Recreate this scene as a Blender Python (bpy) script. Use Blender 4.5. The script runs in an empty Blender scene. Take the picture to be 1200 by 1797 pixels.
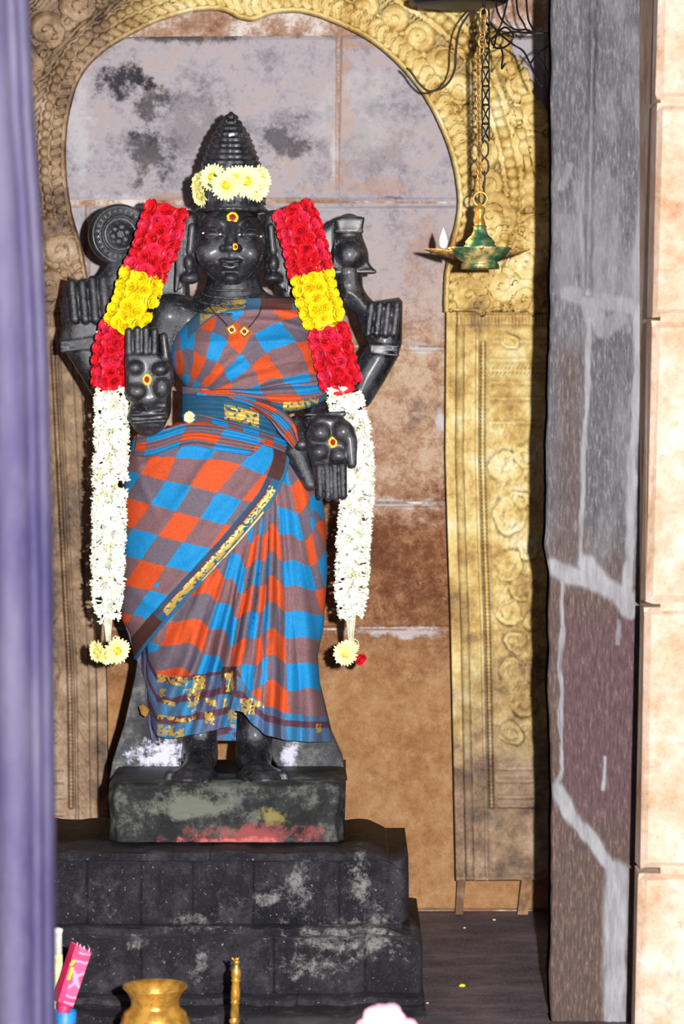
import bpy, bmesh, math, random
import numpy as np
from mathutils import Vector, Matrix
from mathutils.bvhtree import BVHTree

random.seed(7); RNG = np.random.default_rng(7)
SC = bpy.context.scene
COL = SC.collection
PI = math.pi
F = 5000.0           # focal length in pixels of the 1200 x 1797 frame
HOR = 650.0          # horizon row
CAMZ = 1.0165        # lens height above the sanctum floor

# ------------------------------------------------------------------ camera
cam_d = bpy.data.cameras.new('camera'); cam = bpy.data.objects.new('camera', cam_d); COL.objects.link(cam)
cam.location = (0, 0, CAMZ); cam.rotation_euler = (PI/2, 0, 0)
cam_d.sensor_fit = 'HORIZONTAL'; cam_d.sensor_width = 24; cam_d.lens = 24*F/1200
cam_d.shift_y = -(898.5-HOR)/1200.0
cam_d.clip_start = .05; cam_d.clip_end = 60
cam_d.dof.use_dof = True; cam_d.dof.focus_distance = 4.8; cam_d.dof.aperture_fstop = 6.0
SC.camera = cam
# ------------------------------------------------------------------ world and lights
W = bpy.data.worlds.new('world'); SC.world = W; W.use_nodes = True
W.node_tree.nodes['Background'].inputs[0].default_value = (.70, .72, 1.0, 1)
W.node_tree.nodes['Background'].inputs[1].default_value = .13
def light(name, kind, loc, power, col=(1,1,1), size=.02):
    l = bpy.data.lights.new(name, kind); l.energy = power; l.color = col
    if kind == 'POINT': l.shadow_soft_size = size
    o = bpy.data.objects.new(name, l); o.location = loc; COL.objects.link(o); return o
flash = light('camera_flash', 'POINT', (.165, 0.05, CAMZ+.06), 1640, (1.0, .985, .975), .018)
SC.view_settings.view_transform = 'Standard'; SC.view_settings.look = 'None'
SC.view_settings.exposure = 0.0; SC.view_settings.gamma = 1.0; SC.view_settings.use_curve_mapping = False

# ------------------------------------------------------------------ helpers
def P(px, py, d):
    """a photograph pixel at a chosen real distance -> point in the room"""
    return Vector(((px-600)*d/F, d, CAMZ-(py-HOR)*d/F))
def Pn(px, py, d):
    px, py, d = np.broadcast_arrays(np.asarray(px, float), np.asarray(py, float), np.asarray(d, float))
    return np.stack([(px-600)*d/F, d, CAMZ-(py-HOR)*d/F], -1)
def s2l(c):
    c = [x/255 for x in c]
    return tuple([x/12.92 if x <= .04045 else ((x+.055)/1.055)**2.4 for x in c]+[1])
def link(o, parent=None):
    COL.objects.link(o)
    if parent is not None:
        o.parent = parent
        o.matrix_parent_inverse = Matrix.Identity(4)
        o.location = o.location - parent.location if parent.type == 'EMPTY' and parent.parent is None else o.location
    return o
def rootloc(o):
    v = Vector((0,0,0))
    while o is not None:
        v += o.location; o = o.parent
    return v
def mesh_obj(name, verts, faces, mat, parent=None, smooth=True, mats=None, fmat=None, cols=None, loc=None):
    """verts are in world metres; the object origin goes to loc (default: bottom middle of the mesh)"""
    V = np.asarray(verts, np.float64)
    me = bpy.data.meshes.new(name)
    if loc is None:
        loc = Vector(((V[:,0].min()+V[:,0].max())/2, (V[:,1].min()+V[:,1].max())/2, V[:,2].min()))
    Vl = V - np.array(loc)
    if isinstance(faces, np.ndarray):
        n, k = faces.shape
        me.vertices.add(len(V)); me.vertices.foreach_set('co', Vl.astype(np.float32).ravel())
        me.loops.add(n*k); me.loops.foreach_set('vertex_index', faces.astype(np.int32).ravel())
        me.polygons.add(n); me.polygons.foreach_set('loop_start', np.arange(0, n*k, k, dtype=np.int32))
        me.update(calc_edges=True)
    else:
        me.from_pydata([tuple(v) for v in Vl], [], faces)
    for m in (mats or [mat]): me.materials.append(m)
    if smooth: me.polygons.foreach_set('use_smooth', [True]*len(me.polygons))
    if fmat is not None: me.polygons.foreach_set('material_index', list(fmat))
    if cols is not None:
        a = me.color_attributes.new('Col', 'FLOAT_COLOR', 'POINT')
        C4 = np.ones((len(V), 4), np.float32); C4[:, :cols.shape[1]] = cols
        a.data.foreach_set('color', C4.ravel())
    me.update()
    o = bpy.data.objects.new(name, me)
    o.location = Vector(loc) - (rootloc(parent) if parent else Vector((0,0,0)))
    COL.objects.link(o)
    if parent: o.parent = parent
    return o
def thing(name, label, cat, loc, group=None):
    o = bpy.data.objects.new(name, None); o.empty_display_size = .02
    o.location = loc; COL.objects.link(o)
    o['label'] = label; o['category'] = cat
    if group: o['group'] = group
    return o
def tag(o, label=None, cat=None, group=None, kind=None):
    if label: o['label'] = label
    if cat: o['category'] = cat
    if group: o['group'] = group
    if kind: o['kind'] = kind
    return o
def shared(name, me, parent, M):
    """another object on an existing mesh, M = world matrix"""
    o = bpy.data.objects.new(name, me)
    M = M.copy(); M.translation = M.translation - (rootloc(parent) if parent else Vector((0,0,0)))
    o.matrix_basis = M; COL.objects.link(o)
    if parent: o.parent = parent
    return o
class MB:
    def __init__(s): s.v = []; s.f = []; s.m = []
    def add(s, v, f, m=0):
        n = len(s.v); s.v += [tuple(x) for x in v]; s.f += [tuple(i+n for i in q) for q in f]; s.m += [m]*len(f)
    def box(s, lo, hi, m=0):
        (a,b,c),(d,e,f) = lo, hi
        s.add([(a,b,c),(d,b,c),(d,e,c),(a,e,c),(a,b,f),(d,b,f),(d,e,f),(a,e,f)],
              [(0,3,2,1),(4,5,6,7),(0,1,5,4),(1,2,6,5),(2,3,7,6),(3,0,4,7)], m)
    def lathe(s, prof, c, n=40, m=0, axis=None, cap=True):
        """prof: list of (radius, height) ; axis Matrix 3x3 optional"""
        A = axis or Matrix.Identity(3); c = Vector(c); vs = []
        for r, h in prof:
            for i in range(n):
                a = 2*PI*i/n; vs.append(c + A @ Vector((r*math.cos(a), r*math.sin(a), h)))
        fs = [(j*n+i, j*n+(i+1)%n, (j+1)*n+(i+1)%n, (j+1)*n+i) for j in range(len(prof)-1) for i in range(n)]
        if cap: fs += [tuple(range(n-1,-1,-1)), tuple((len(prof)-1)*n+i for i in range(n))]
        s.add(vs, fs, m)
    def tube(s, pts, r, n=8, m=0, closed=False, flat=1.0):
        pts = [Vector(p) for p in pts]; N = len(pts); vs = []
        rr = r if hasattr(r, '__len__') else [r]*N
        up = Vector((0, 1, 0.01))
        for k in range(N):
            t = (pts[(k+1) % N if closed else min(k+1, N-1)] - pts[(k-1) % N if closed else max(k-1, 0)]).normalized()
            a = t.cross(up)
            if a.length < .05: a = t.cross(Vector((1,0,0)))
            a.normalize(); b = a.cross(t).normalized()
            for i in range(n):
                w = 2*PI*i/n; vs.append(pts[k] + a*math.cos(w)*rr[k] + b*math.sin(w)*rr[k]*flat)
        L = N if closed else N-1
        fs = [(k*n+i, k*n+(i+1)%n, ((k+1)%N)*n+(i+1)%n, ((k+1)%N)*n+i) for k in range(L) for i in range(n)]
        if not closed: fs += [tuple(range(n-1,-1,-1)), tuple((N-1)*n+i for i in range(n))]
        s.add(vs, fs, m)
    def build(s, name, mat, parent=None, smooth=True, mats=None, loc=None):
        return mesh_obj(name, s.v, s.f, mat, parent, smooth, mats, s.m if mats else None, loc=loc)
def spline(pts, n=8):
    pts = [np.array(p, float) for p in pts]; out = []
    q = [2*pts[0]-pts[1]] + pts + [2*pts[-1]-pts[-2]]
    for i in range(1, len(q)-2):
        for k in range(n):
            t = k/n; a, b, c, d = q[i-1], q[i], q[i+1], q[i+2]
            out.append(.5*((2*b)+(-a+c)*t+(2*a-5*b+4*c-d)*t*t+(-a+3*b-3*c+d)*t**3))
    out.append(pts[-1]); return out
def grid_faces(nr, nc, wrap=False):
    i = np.arange(nr-1)[:, None]; j = np.arange(nc if wrap else nc-1)[None, :]
    j2 = (j+1) % nc if wrap else j+1
    return np.stack([i*nc+j, (i+1)*nc+j, (i+1)*nc+j2, i*nc+j2], -1).reshape(-1, 4)
def pdist(X, Y, pts):
    """distance of points to a polyline, with the fraction along it"""
    best = np.full(np.shape(X), 1e9); par = np.zeros(np.shape(X))
    L = [math.dist(a, b) for a, b in zip(pts[:-1], pts[1:])]; tot = sum(L); acc = 0
    for (a, b), l in zip(zip(pts[:-1], pts[1:]), L):
        dx, dy = b[0]-a[0], b[1]-a[1]
        t = np.clip(((X-a[0])*dx+(Y-a[1])*dy)/(l*l+1e-9), 0, 1)
        d = np.hypot(X-a[0]-t*dx, Y-a[1]-t*dy)
        w = d < best; best = np.where(w, d, best); par = np.where(w, (acc+t*l)/tot, par); acc += l
    return best, par
def vnoise(X, Y, sc, seed=0):
    """smooth value noise, -1..1"""
    x = np.asarray(X)/sc; y = np.asarray(Y)/sc
    xi = np.floor(x).astype(np.int64); yi = np.floor(y).astype(np.int64); fx = x-xi; fy = y-yi
    fx = fx*fx*(3-2*fx); fy = fy*fy*(3-2*fy)
    def h(a, b):
        v = np.sin(a*127.1+b*311.7+seed*74.7)*43758.5453; return (v-np.floor(v))*2-1
    return (h(xi,yi)*(1-fx)+h(xi+1,yi)*fx)*(1-fy)+(h(xi,yi+1)*(1-fx)+h(xi+1,yi+1)*fx)*fy
def fbm(X, Y, sc, seed=0, n=4):
    return sum(vnoise(X, Y, sc/2**k, seed+k)/2**k for k in range(n))/1.6
def sst(a, b, x):
    t = np.clip((x-a)/(b-a), 0, 1); return t*t*(3-2*t)

# ------------------------------------------------------------------ materials
class Mat:
    def __init__(s, name, rough=.6, metal=0.0, spec=.5):
        s.m = bpy.data.materials.new(name); s.m.use_nodes = True; s.t = s.m.node_tree; s.N = s.t.nodes
        s.b = s.N['Principled BSDF']; s.b.inputs['Roughness'].default_value = rough
        s.b.inputs['Metallic'].default_value = metal; s.b.inputs['Specular IOR Level'].default_value = spec
        s.geo = s.N.new('ShaderNodeNewGeometry')
    def L(s, a, b): s.t.links.new(a, b)
    def noise(s, scale, detail=5, rough=.6, stretch=None, dist=0.0, off=(0,0,0)):
        n = s.N.new('ShaderNodeTexNoise'); n.inputs['Scale'].default_value = scale
        n.inputs['Detail'].default_value = detail; n.inputs['Roughness'].default_value = rough
        n.inputs['Distortion'].default_value = dist
        m = s.N.new('ShaderNodeMapping'); m.inputs['Scale'].default_value = stretch or (1,1,1)
        m.inputs['Location'].default_value = off
        s.L(s.geo.outputs['Position'], m.inputs[0]); s.L(m.outputs[0], n.inputs['Vector'])
        r = s.N.new('ShaderNodeMapRange'); r.inputs[1].default_value = .29; r.inputs[2].default_value = .71
        s.L(n.outputs['Fac'], r.inputs[0]); return r.outputs[0]
    def ramp(s, fac, stops):
        r = s.N.new('ShaderNodeValToRGB'); e = r.color_ramp.elements
        while len(e) < len(stops): e.new(.5)
        for x, (p, c) in zip(e, stops):
            x.position = p; x.color = c if hasattr(c, '__len__') else (c,c,c,1)
        s.L(fac, r.inputs[0]); return r.outputs[0]
    def mix(s, f, a, b, mode='MIX'):
        m = s.N.new('ShaderNodeMix'); m.data_type = 'RGBA'; m.blend_type = mode
        for v, i in ((f, 0), (a, 6), (b, 7)):
            if hasattr(v, 'is_linked') or hasattr(v, 'links'): s.L(v, m.inputs[i])
            else: m.inputs[i].default_value = v
        return m.outputs[2]
    def math(s, op, a, b=0.0):
        m = s.N.new('ShaderNodeMath'); m.operation = op
        for v, i in ((a, 0), (b, 1)):
            if hasattr(v, 'links'): s.L(v, m.inputs[i])
            else: m.inputs[i].default_value = v
        return m.outputs[0]
    def attr(s, name='Col'):
        a = s.N.new('ShaderNodeAttribute'); a.attribute_name = name; return a.outputs['Color']
    def axis(s, k):
        x = s.N.new('ShaderNodeSeparateXYZ'); s.L(s.geo.outputs['Position'], x.inputs[0]); return x.outputs[k]
    def blob(s, c, rad, amount=.35, sc=18):
        """soft stain at world point c, radii rad (x,z), ragged by noise"""
        m = s.N.new('ShaderNodeVectorMath'); m.operation = 'SUBTRACT'; s.L(s.geo.outputs['Position'], m.inputs[0]); m.inputs[1].default_value = c
        q = s.N.new('ShaderNodeVectorMath'); q.operation = 'MULTIPLY'; s.L(m.outputs[0], q.inputs[0]); q.inputs[1].default_value = (1/rad[0], 0, 1/rad[1])
        l = s.N.new('ShaderNodeVectorMath'); l.operation = 'LENGTH'; s.L(q.outputs[0], l.inputs[0])
        n = s.noise(sc, 8, .75)
        v = s.math('ADD', l.outputs['Value'], s.math('MULTIPLY', s.math('SUBTRACT', n, .5), amount*8))
        return s.ramp(v, [(0.35, 1.0), (1.0, 0.0)])
    def color(s, c):
        if hasattr(c, 'links'): s.L(c, s.b.inputs['Base Color'])
        else: s.b.inputs['Base Color'].default_value = c
        return s
    def bump(s, fac, strength=.4, dist=.004):
        b = s.N.new('ShaderNodeBump'); b.inputs['Strength'].default_value = strength; b.inputs['Distance'].default_value = dist
        s.L(fac, b.inputs['Height']); s.L(b.outputs[0], s.b.inputs['Normal']); return s
def simple(name, rgb, rough=.5, metal=0, var=.15, sc=60, spec=.5, bump=.2):
    m = Mat(name, rough, metal, spec); c = s2l(rgb); n = m.noise(sc)
    dk = tuple(x*(1-var*1.6) for x in c[:3])+(1,); lt = tuple(min(1, x*(1+var)) for x in c[:3])+(1,)
    m.color(m.ramp(n, [(.3, dk), (.7, lt)])); m.bump(n, bump, .002); return m.m
M = {}
# granite of the statue
g = Mat('black_granite', .42, 0, .55)
n1 = g.noise(22, 8, .7); n2 = g.noise(160, 6, .8); n3 = g.noise(7, 6, .7, off=(3,1,2))
c = g.ramp(n1, [(.25, s2l((20,20,24))), (.6, s2l((38,38,43))), (.9, s2l((72,72,78)))])
c = g.mix(g.ramp(g.noise(13, 9, .8, off=(5,5,1)), [(.72, 0.0), (.95, .30)]), c, s2l((120,120,112)))
c = g.mix(g.ramp(n2, [(.62, 0.0), (.95, .55)]), c, s2l((120,120,130)))
g.color(c); g.L(g.ramp(n3, [(.3, .22), (.7, .46)]), g.b.inputs['Roughness']); g.bump(g.math('ADD', n2, g.math('MULTIPLY', n1, 1.0)), .42, .0012); g.b.inputs['Coat Weight'].default_value = .22; g.b.inputs['Coat Roughness'].default_value = .26; M['granite'] = g.m
# carved base slabs: ash-smeared
g = Mat('ash_smeared_granite', .45, 0, .5)
n1 = g.noise(14, 9, .75); n2 = g.noise(140, 6, .8)
c = g.ramp(n1, [(.3, s2l((30,30,34))), (.55, s2l((58,58,62))), (.75, s2l((100,102,98)))])
ca = P(285,1325,4.88)
c = g.mix(g.math('MULTIPLY', g.blob(ca, (.055,.035), .22, 60), .95), c, s2l((205,205,225)))
c = g.mix(g.math('MULTIPLY', g.blob(P(505,1330,4.88), (.018,.040), .2, 50), .9), c, s2l((200,200,220)))
c = g.mix(g.math('MULTIPLY', g.blob(P(560,1358,4.88), (.04,.006), .2, 60), .9), c, s2l((200,200,220)))
g.color(c); g.bump(n2, .5, .002); M['ash'] = g.m
g = Mat('stained_pedestal_stone', .55, 0, .5)
n1 = g.noise(16, 9, .75); n2 = g.noise(150, 6, .8)
c = g.ramp(n1, [(.32, s2l((24,24,28))), (.52, s2l((46,48,48))), (.72, s2l((98,100,92)))])
c = g.mix(g.math('MULTIPLY', g.blob(P(330,1412,4.66), (.075,.026), .25, 26), .8), c, s2l((118,120,108)))
c = g.mix(g.math('MULTIPLY', g.blob(P(445,1468,4.66), (.115,.022), .22, 28), .95), c, s2l((150,72,72)))
c = g.mix(g.math('MULTIPLY', g.blob(P(420,1480,4.66), (.09,.010), .25, 50), .8), c, s2l((215,120,112)))
c = g.mix(g.math('MULTIPLY', g.blob(P(478,1432,4.66), (.025,.016), .25, 40), .85), c, s2l((140,128,70)))
g.color(c); g.bump(n2, .6, .003); M['pedestal'] = g.m
# plinth
g = Mat('soot_black_plinth_stone', .6, 0, .4)
n1 = g.noise(9, 10, .8); n2 = g.noise(90, 7, .8); n4 = g.noise(26, 12, .85, off=(2,0,5), dist=.4)
c = g.ramp(n1, [(.15, s2l((16,15,20))), (.5, s2l((36,34,41))), (.9, s2l((74,70,76)))])
c = g.mix(g.ramp(g.noise(300, 3, .8), [(.6, 0.0), (1.0, .35)]), c, s2l((100,96,108)))
c = g.mix(g.ramp(g.noise(11, 10, .8, off=(6,1,6)), [(.62, 0.0), (1.0, .55)]), c, s2l((118,116,116)))
c = g.mix(g.ramp(g.noise(150, 4, .8, off=(1,1,1)), [(.86, 0.0), (.93, .9)]), c, s2l((206,202,208)))
c = g.mix(g.ramp(n4, [(.80, 0.0), (.88, .9)]), c, s2l((176,172,176)))
speck = g.ramp(g.noise(70, 8, .85, off=(3,3,9)), [(.35, 0.0), (.7, 1.0)])
for (x, y, rx, ry) in ((525,1580,.022,.035),(630,1560,.014,.04),(600,1660,.07,.018),(545,1700,.05,.018),(465,1600,.03,.01),(330,1640,.035,.01),(350,1705,.012,.025),(235,1668,.02,.008),(660,1650,.02,.03)):
    c = g.mix(g.math('MULTIPLY', g.math('MULTIPLY', g.blob(P(x,y,4.5), (rx*1.2,ry*1.2), .28, 45), speck), .9), c, s2l((150,150,146)))
g.color(c); g.bump(g.math('ADD', n2, n4), .7, .004); M['plinth'] = g.m
# masonry of the back wall
g = Mat('old_plastered_masonry', .8, 0, .3)
z = g.axis(2); n1 = g.noise(6, 10, .75, dist=.3); n2 = g.noise(55, 9, .8); n3 = g.noise(13, 14, .92, off=(1,2,3))
zz = g.math('ADD', z, g.math('MULTIPLY', g.math('SUBTRACT', n1, .5), .22))
up = g.ramp(n3, [(.1, s2l((110,100,108))), (.34, s2l((154,146,154))), (.55, s2l((188,180,186))), (.72, s2l((188,166,160))), (.9, s2l((214,210,214)))])
mid = g.ramp(n3, [(.25, s2l((140,100,76))), (.42, s2l((172,130,102))), (.56, s2l((200,168,140))), (.7, s2l((214,190,166))), (.8, s2l((186,172,160)))])
br = g.ramp(n3, [(.25, s2l((88,52,36))), (.45, s2l((124,76,50))), (.6, s2l((160,112,78))), (.75, s2l((186,150,116)))])
tan = g.ramp(n3, [(.15, s2l((134,88,56))), (.4, s2l((164,116,74))), (.6, s2l((186,142,98))), (.85, s2l((200,164,126)))])
def zp(py): return CAMZ-(py-HOR)*5.35/F
def stp(v, a, b):
    m = g.N.new('ShaderNodeMapRange'); m.inputs[1].default_value = a; m.inputs[2].default_value = b; g.L(v, m.inputs[0]); return m.outputs[0]
c = g.mix(stp(zz, zp(400), zp(640)), up, mid)
c = g.mix(stp(zz, zp(850), zp(900)), c, br)
c = g.mix(stp(zz, zp(1070), zp(1200)), c, tan)
for (x, y, rx, ry, k) in ((215,140,.05,.035,.95),(262,190,.035,.05,.75),(265,270,.05,.05,.7),(330,230,.10,.09,.35),(495,250,.05,.045,.7),(310,65,.16,.012,.8),(560,45,.10,.02,.85),(690,347,.024,.006,.9),(640,250,.12,.09,.25),(740,720,.03,.03,.5),(150,60,.05,.05,.5)):
    c = g.mix(g.math('MULTIPLY', g.blob(P(x,y,5.35), (rx,ry), .28, 22), k), c, s2l((46,42,50)))
for (x, y, rx, ry, k) in ((600,200,.02,.16,.7),(640,80,.06,.012,.7),(740,430,.05,.07,.5),(650,330,.12,.02,.5),(350,345,.14,.008,.55)):
    c = g.mix(g.math('MULTIPLY', g.blob(P(x,y,5.35), (rx,ry), .25, 20), k), c, s2l((190,150,124)))
for (x, y, rx, ry, k) in ((585,290,.008,.05,.8),(620,200,.10,.10,.35),(750,610,.05,.012,.9),(690,885,.11,.012,.85),(690,1108,.12,.012,.9),(230,1100,.03,.02,.8),(775,740,.012,.03,.9),(210,355,.10,.015,.8),(140,240,.03,.15,.6)):
    c = g.mix(g.math('MULTIPLY', g.blob(P(x,y,5.35), (rx,ry), .22, 26), k), c, s2l((212,208,210)))
c = g.mix(g.ramp(g.noise(34, 12, .9, off=(9,4,2)), [(.78, 0.0), (.95, .7)]), c, s2l((98,84,82)))
c = g.mix(g.ramp(g.noise(120, 5, .9), [(.75, 0.0), (1.0, .5)]), c, s2l((228,220,214)))
g.color(c); g.bump(g.math('ADD', n2, n3), .6, .006); M['masonry'] = g.m
g = Mat('pale_lime_mortar', .9, 0, .2)
n = g.noise(14, 9, .8); g.color(g.ramp(n, [(.2, s2l((120,84,60))), (.5, s2l((160,128,108))), (.75, s2l((205,196,190)))])); g.bump(n, .5, .004); M['mortar'] = g.m
# near wall at the right
g = Mat('pale_peach_stone', .85, 0, .2)
n1 = g.noise(9, 9, .75); n2 = g.noise(60, 8, .8)
c = g.ramp(n1, [(.05, s2l((160,118,86))), (.3, s2l((190,156,128))), (.6, s2l((204,180,160))), (.9, s2l((214,202,194)))])
c = g.mix(g.ramp(n2, [(.55, 0.0), (.95, .45)]), c, s2l((128,92,68)))
g.color(c); g.bump(n2, .5, .004); M['peach'] = g.m
# right pillar (colour attribute R = cement, G = smooth dark top, B = purple)
g = Mat('chiselled_dark_pillar_stone', .6, 0, .4)
sep = g.N.new('ShaderNodeSeparateColor'); g.L(g.attr(), sep.inputs[0])
st = g.noise(60, 8, .8, stretch=(2.2, 1, .22)); n1 = g.noise(10, 8, .7); n5 = g.noise(120, 6, .8, stretch=(2, 1, .35))
base = g.ramp(n5, [(.1, s2l((58,44,42))), (.55, s2l((84,67,61))), (.95, s2l((132,112,98)))])
grey = g.ramp(n5, [(.1, s2l((58,56,62))), (.55, s2l((86,84,89))), (.97, s2l((140,138,138)))])
grey = g.mix(g.ramp(g.noise(9, 6, .6, off=(3,8,1), stretch=(1.6,1,.5)), [(.45, 0.0), (.9, .75)]), grey, s2l((132,130,134)))
c = g.mix(sep.outputs['Green'], base, grey)
c = g.mix(sep.outputs['Blue'], c, g.ramp(n5, [(.1, s2l((58,38,46))), (.6, s2l((88,62,69))), (.95, s2l((122,96,98)))]))
cem = g.ramp(g.noise(45, 8, .7, stretch=(1.5,1,.3)), [(.2, s2l((124,122,126))), (.8, s2l((156,155,158)))])
c = g.mix(sep.outputs['Red'], c, cem); g.color(c)
g.bump(g.math('ADD', st, n5), .45, .003); M['pillar'] = g.m
g = Mat('purple_limewashed_jamb', .75, 0, .25)
n1 = g.noise(7, 6, .6, stretch=(1.4, 1, .45)); n2 = g.noise(90, 5, .7)
c = g.ramp(n1, [(.1, s2l((38,32,70))), (.5, s2l((60,55,82))), (.9, s2l((80,75,94)))])
c = g.mix(g.ramp(g.noise(13, 7, .7, off=(4,4,4), stretch=(2,1,.5)), [(.6, 0.0), (1.0, .45)]), c, s2l((86,80,100)))
g.color(c); g.bump(n2, .3, .002); M['jamb'] = g.m
g = Mat('dark_stone_floor', .65, 0, .4)
n1 = g.noise(7, 9, .75, stretch=(1,2,1)); n2 = g.noise(180, 4, .8)
c = g.ramp(n1, [(.15, s2l((50,42,52))), (.5, s2l((84,72,80))), (.9, s2l((124,110,110)))])
c = g.mix(g.ramp(n2, [(.45, 0.0), (.8, .5)]), c, s2l((140,130,146)))
g.color(c); g.bump(n2, .4, .002); M['floor'] = g.m
# embossed brass sheet
g = Mat('embossed_brass_sheet', .36, .25, .6)
z = g.axis(2); n1 = g.noise(5, 8, .7); n2 = g.noise(60, 8, .8); n3 = g.noise(12, 9, .75, off=(7,7,7))
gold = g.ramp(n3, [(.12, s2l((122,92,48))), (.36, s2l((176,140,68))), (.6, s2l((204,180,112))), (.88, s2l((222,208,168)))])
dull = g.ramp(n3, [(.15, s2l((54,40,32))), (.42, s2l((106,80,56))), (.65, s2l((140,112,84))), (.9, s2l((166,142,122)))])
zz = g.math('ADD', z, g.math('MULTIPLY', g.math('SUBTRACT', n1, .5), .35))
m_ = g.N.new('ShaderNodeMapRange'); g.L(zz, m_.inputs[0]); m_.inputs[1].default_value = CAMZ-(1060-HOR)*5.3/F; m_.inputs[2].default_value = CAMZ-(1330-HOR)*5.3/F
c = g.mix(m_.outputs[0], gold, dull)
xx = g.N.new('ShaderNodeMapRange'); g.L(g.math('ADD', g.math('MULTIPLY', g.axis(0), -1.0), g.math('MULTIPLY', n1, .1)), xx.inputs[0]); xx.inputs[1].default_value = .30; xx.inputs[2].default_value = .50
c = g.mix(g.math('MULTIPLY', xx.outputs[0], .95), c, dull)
crevice_shade = g.attr(); c = g.mix(g.math('MULTIPLY', crevice_shade, .85), c, s2l((52,36,22)))  # relief shade painted into the brass: crevices mixed towards dark brown
g.color(c); g.bump(g.math('ADD', n2, n3), .35, .003); M['brass_sheet'] = g.m
g = Mat('sari_cotton', .75, 0, .25)
wv = g.noise(900, 2, .5); c = g.mix(g.ramp(g.noise(350, 3, .7), [(.3, .0), (.8, .28)]), g.attr(), (.03,.02,.02,1))
g.color(c); g.bump(wv, .35, .0008); 
al = g.N.new('ShaderNodeAttribute'); al.attribute_name = 'Gold'; g.L(g.math('MULTIPLY', al.outputs['Fac'], .45), g.b.inputs['Metallic'])
g.L(g.ramp(al.outputs['Fac'], [(0, .75), (1, .35)]), g.b.inputs['Roughness']); M['sari'] = g.m
M['brass'] = simple('polished_brass', (214,160,70), .30, .6, .2, 50, bump=.25)
M['old_brass'] = simple('worn_bronze_brass', (190,148,84), .38, .5, .35, 60, bump=.35)
g = Mat('verdigris_bronze', .4, .35, .5)
n = g.noise(28, 7, .7); g.color(g.ramp(n, [(.35, s2l((40,96,72))), (.5, s2l((98,122,84))), (.62, s2l((168,146,84))), (.78, s2l((206,190,130)))])); g.bump(n, .3, .002); M['verdigris'] = g.m
M['inky'] = simple('matte_shade_black_stone', (22,20,28), 1.0, 0, .3, 40, spec=0.0, bump=.1)  # near-black, no specular: shade on the pillar's side painted as colour
M['iron'] = simple('black_iron', (22,20,24), .5, .3, .3, 80)
M['wire'] = simple('black_insulated_wire', (16,14,18), .55)
M['stalk'] = simple('grey_green_stalks', (186,190,166), .8)
M['red'] = simple('crimson_rose_petal', (214,18,36), .55, 0, .25, 120, bump=.15)
M['red2'] = simple('pink_red_rose_petal', (226,36,70), .55, 0, .2, 120, bump=.15)
M['yellow'] = simple('yellow_rose_petal', (248,214,10), .55, 0, .15, 120, bump=.15)
M['white'] = simple('white_tuberose_petal', (242,244,228), .5, 0, .07, 120, bump=.1)
M['bud'] = simple('greenish_white_bud', (222,226,168), .5, 0, .1, 120, bump=.1)
M['cream'] = simple('cream_chrysanthemum_petal', (246,240,170), .6, 0, .1, 160, bump=.1)
M['disc'] = simple('yellow_flower_disc', (236,206,20), .7, 0, .2, 200)
M['leaf'] = simple('green_sepal', (86,110,50), .6)
M['kumkum'] = simple('red_kumkum_powder', (150,16,22), .8, 0, .2, 300)
M['turmeric'] = simple('turmeric_paste', (250,196,50), .8, 0, .2, 300)
M['sandal'] = simple('white_sandal_paste', (226,220,204), .8, 0, .15, 300)
M['thread'] = simple('pale_cotton_thread', (208,204,178), .8)
M['cord'] = simple('dark_neck_cord', (28,22,26), .7)
M['wood'] = simple('worn_brown_wood', (140,104,72), .7, 0, .3, 25, bump=.4)
M['pinkcard'] = simple('magenta_card', (214,30,92), .5, 0, .1)
M['bluecard'] = simple('bright_blue_card', (36,124,190), .5, 0, .15)
M['whiteplastic'] = simple('white_plastic', (226,222,214), .4, 0, .08)
M['pinkpetal'] = simple('pale_pink_petal', (236,168,190), .6, 0, .1)
M['flame'] = (lambda m: m.m)(Mat('lamp_flame', .5))
fl = bpy.data.materials['lamp_flame']; nb = fl.node_tree.nodes['Principled BSDF']
nb.inputs['Emission Color'].default_value = (1, .72, .32, 1); nb.inputs['Emission Strength'].default_value = 6.0; nb.inputs['Base Color'].default_value = (1,.8,.5,1)
g = Mat('marbled_pink_paper', .45, 0, .4)
n = g.noise(26, 3, .5, dist=3.5); wvn = g.N.new('ShaderNodeTexWave'); wvn.wave_type = 'RINGS'; wvn.inputs['Scale'].default_value = 22; wvn.inputs['Distortion'].default_value = 6
mp = g.N.new('ShaderNodeMapping'); mp.inputs['Location'].default_value = -P(130,1712,4.18); g.L(g.geo.outputs['Position'], mp.inputs[0]); g.L(mp.outputs[0], wvn.inputs[0])
g.color(g.ramp(wvn.outputs['Fac'], [(.2, s2l((226,70,120))), (.5, s2l((240,150,178))), (.8, s2l((214,44,96)))])); M['marble'] = g.m
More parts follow.
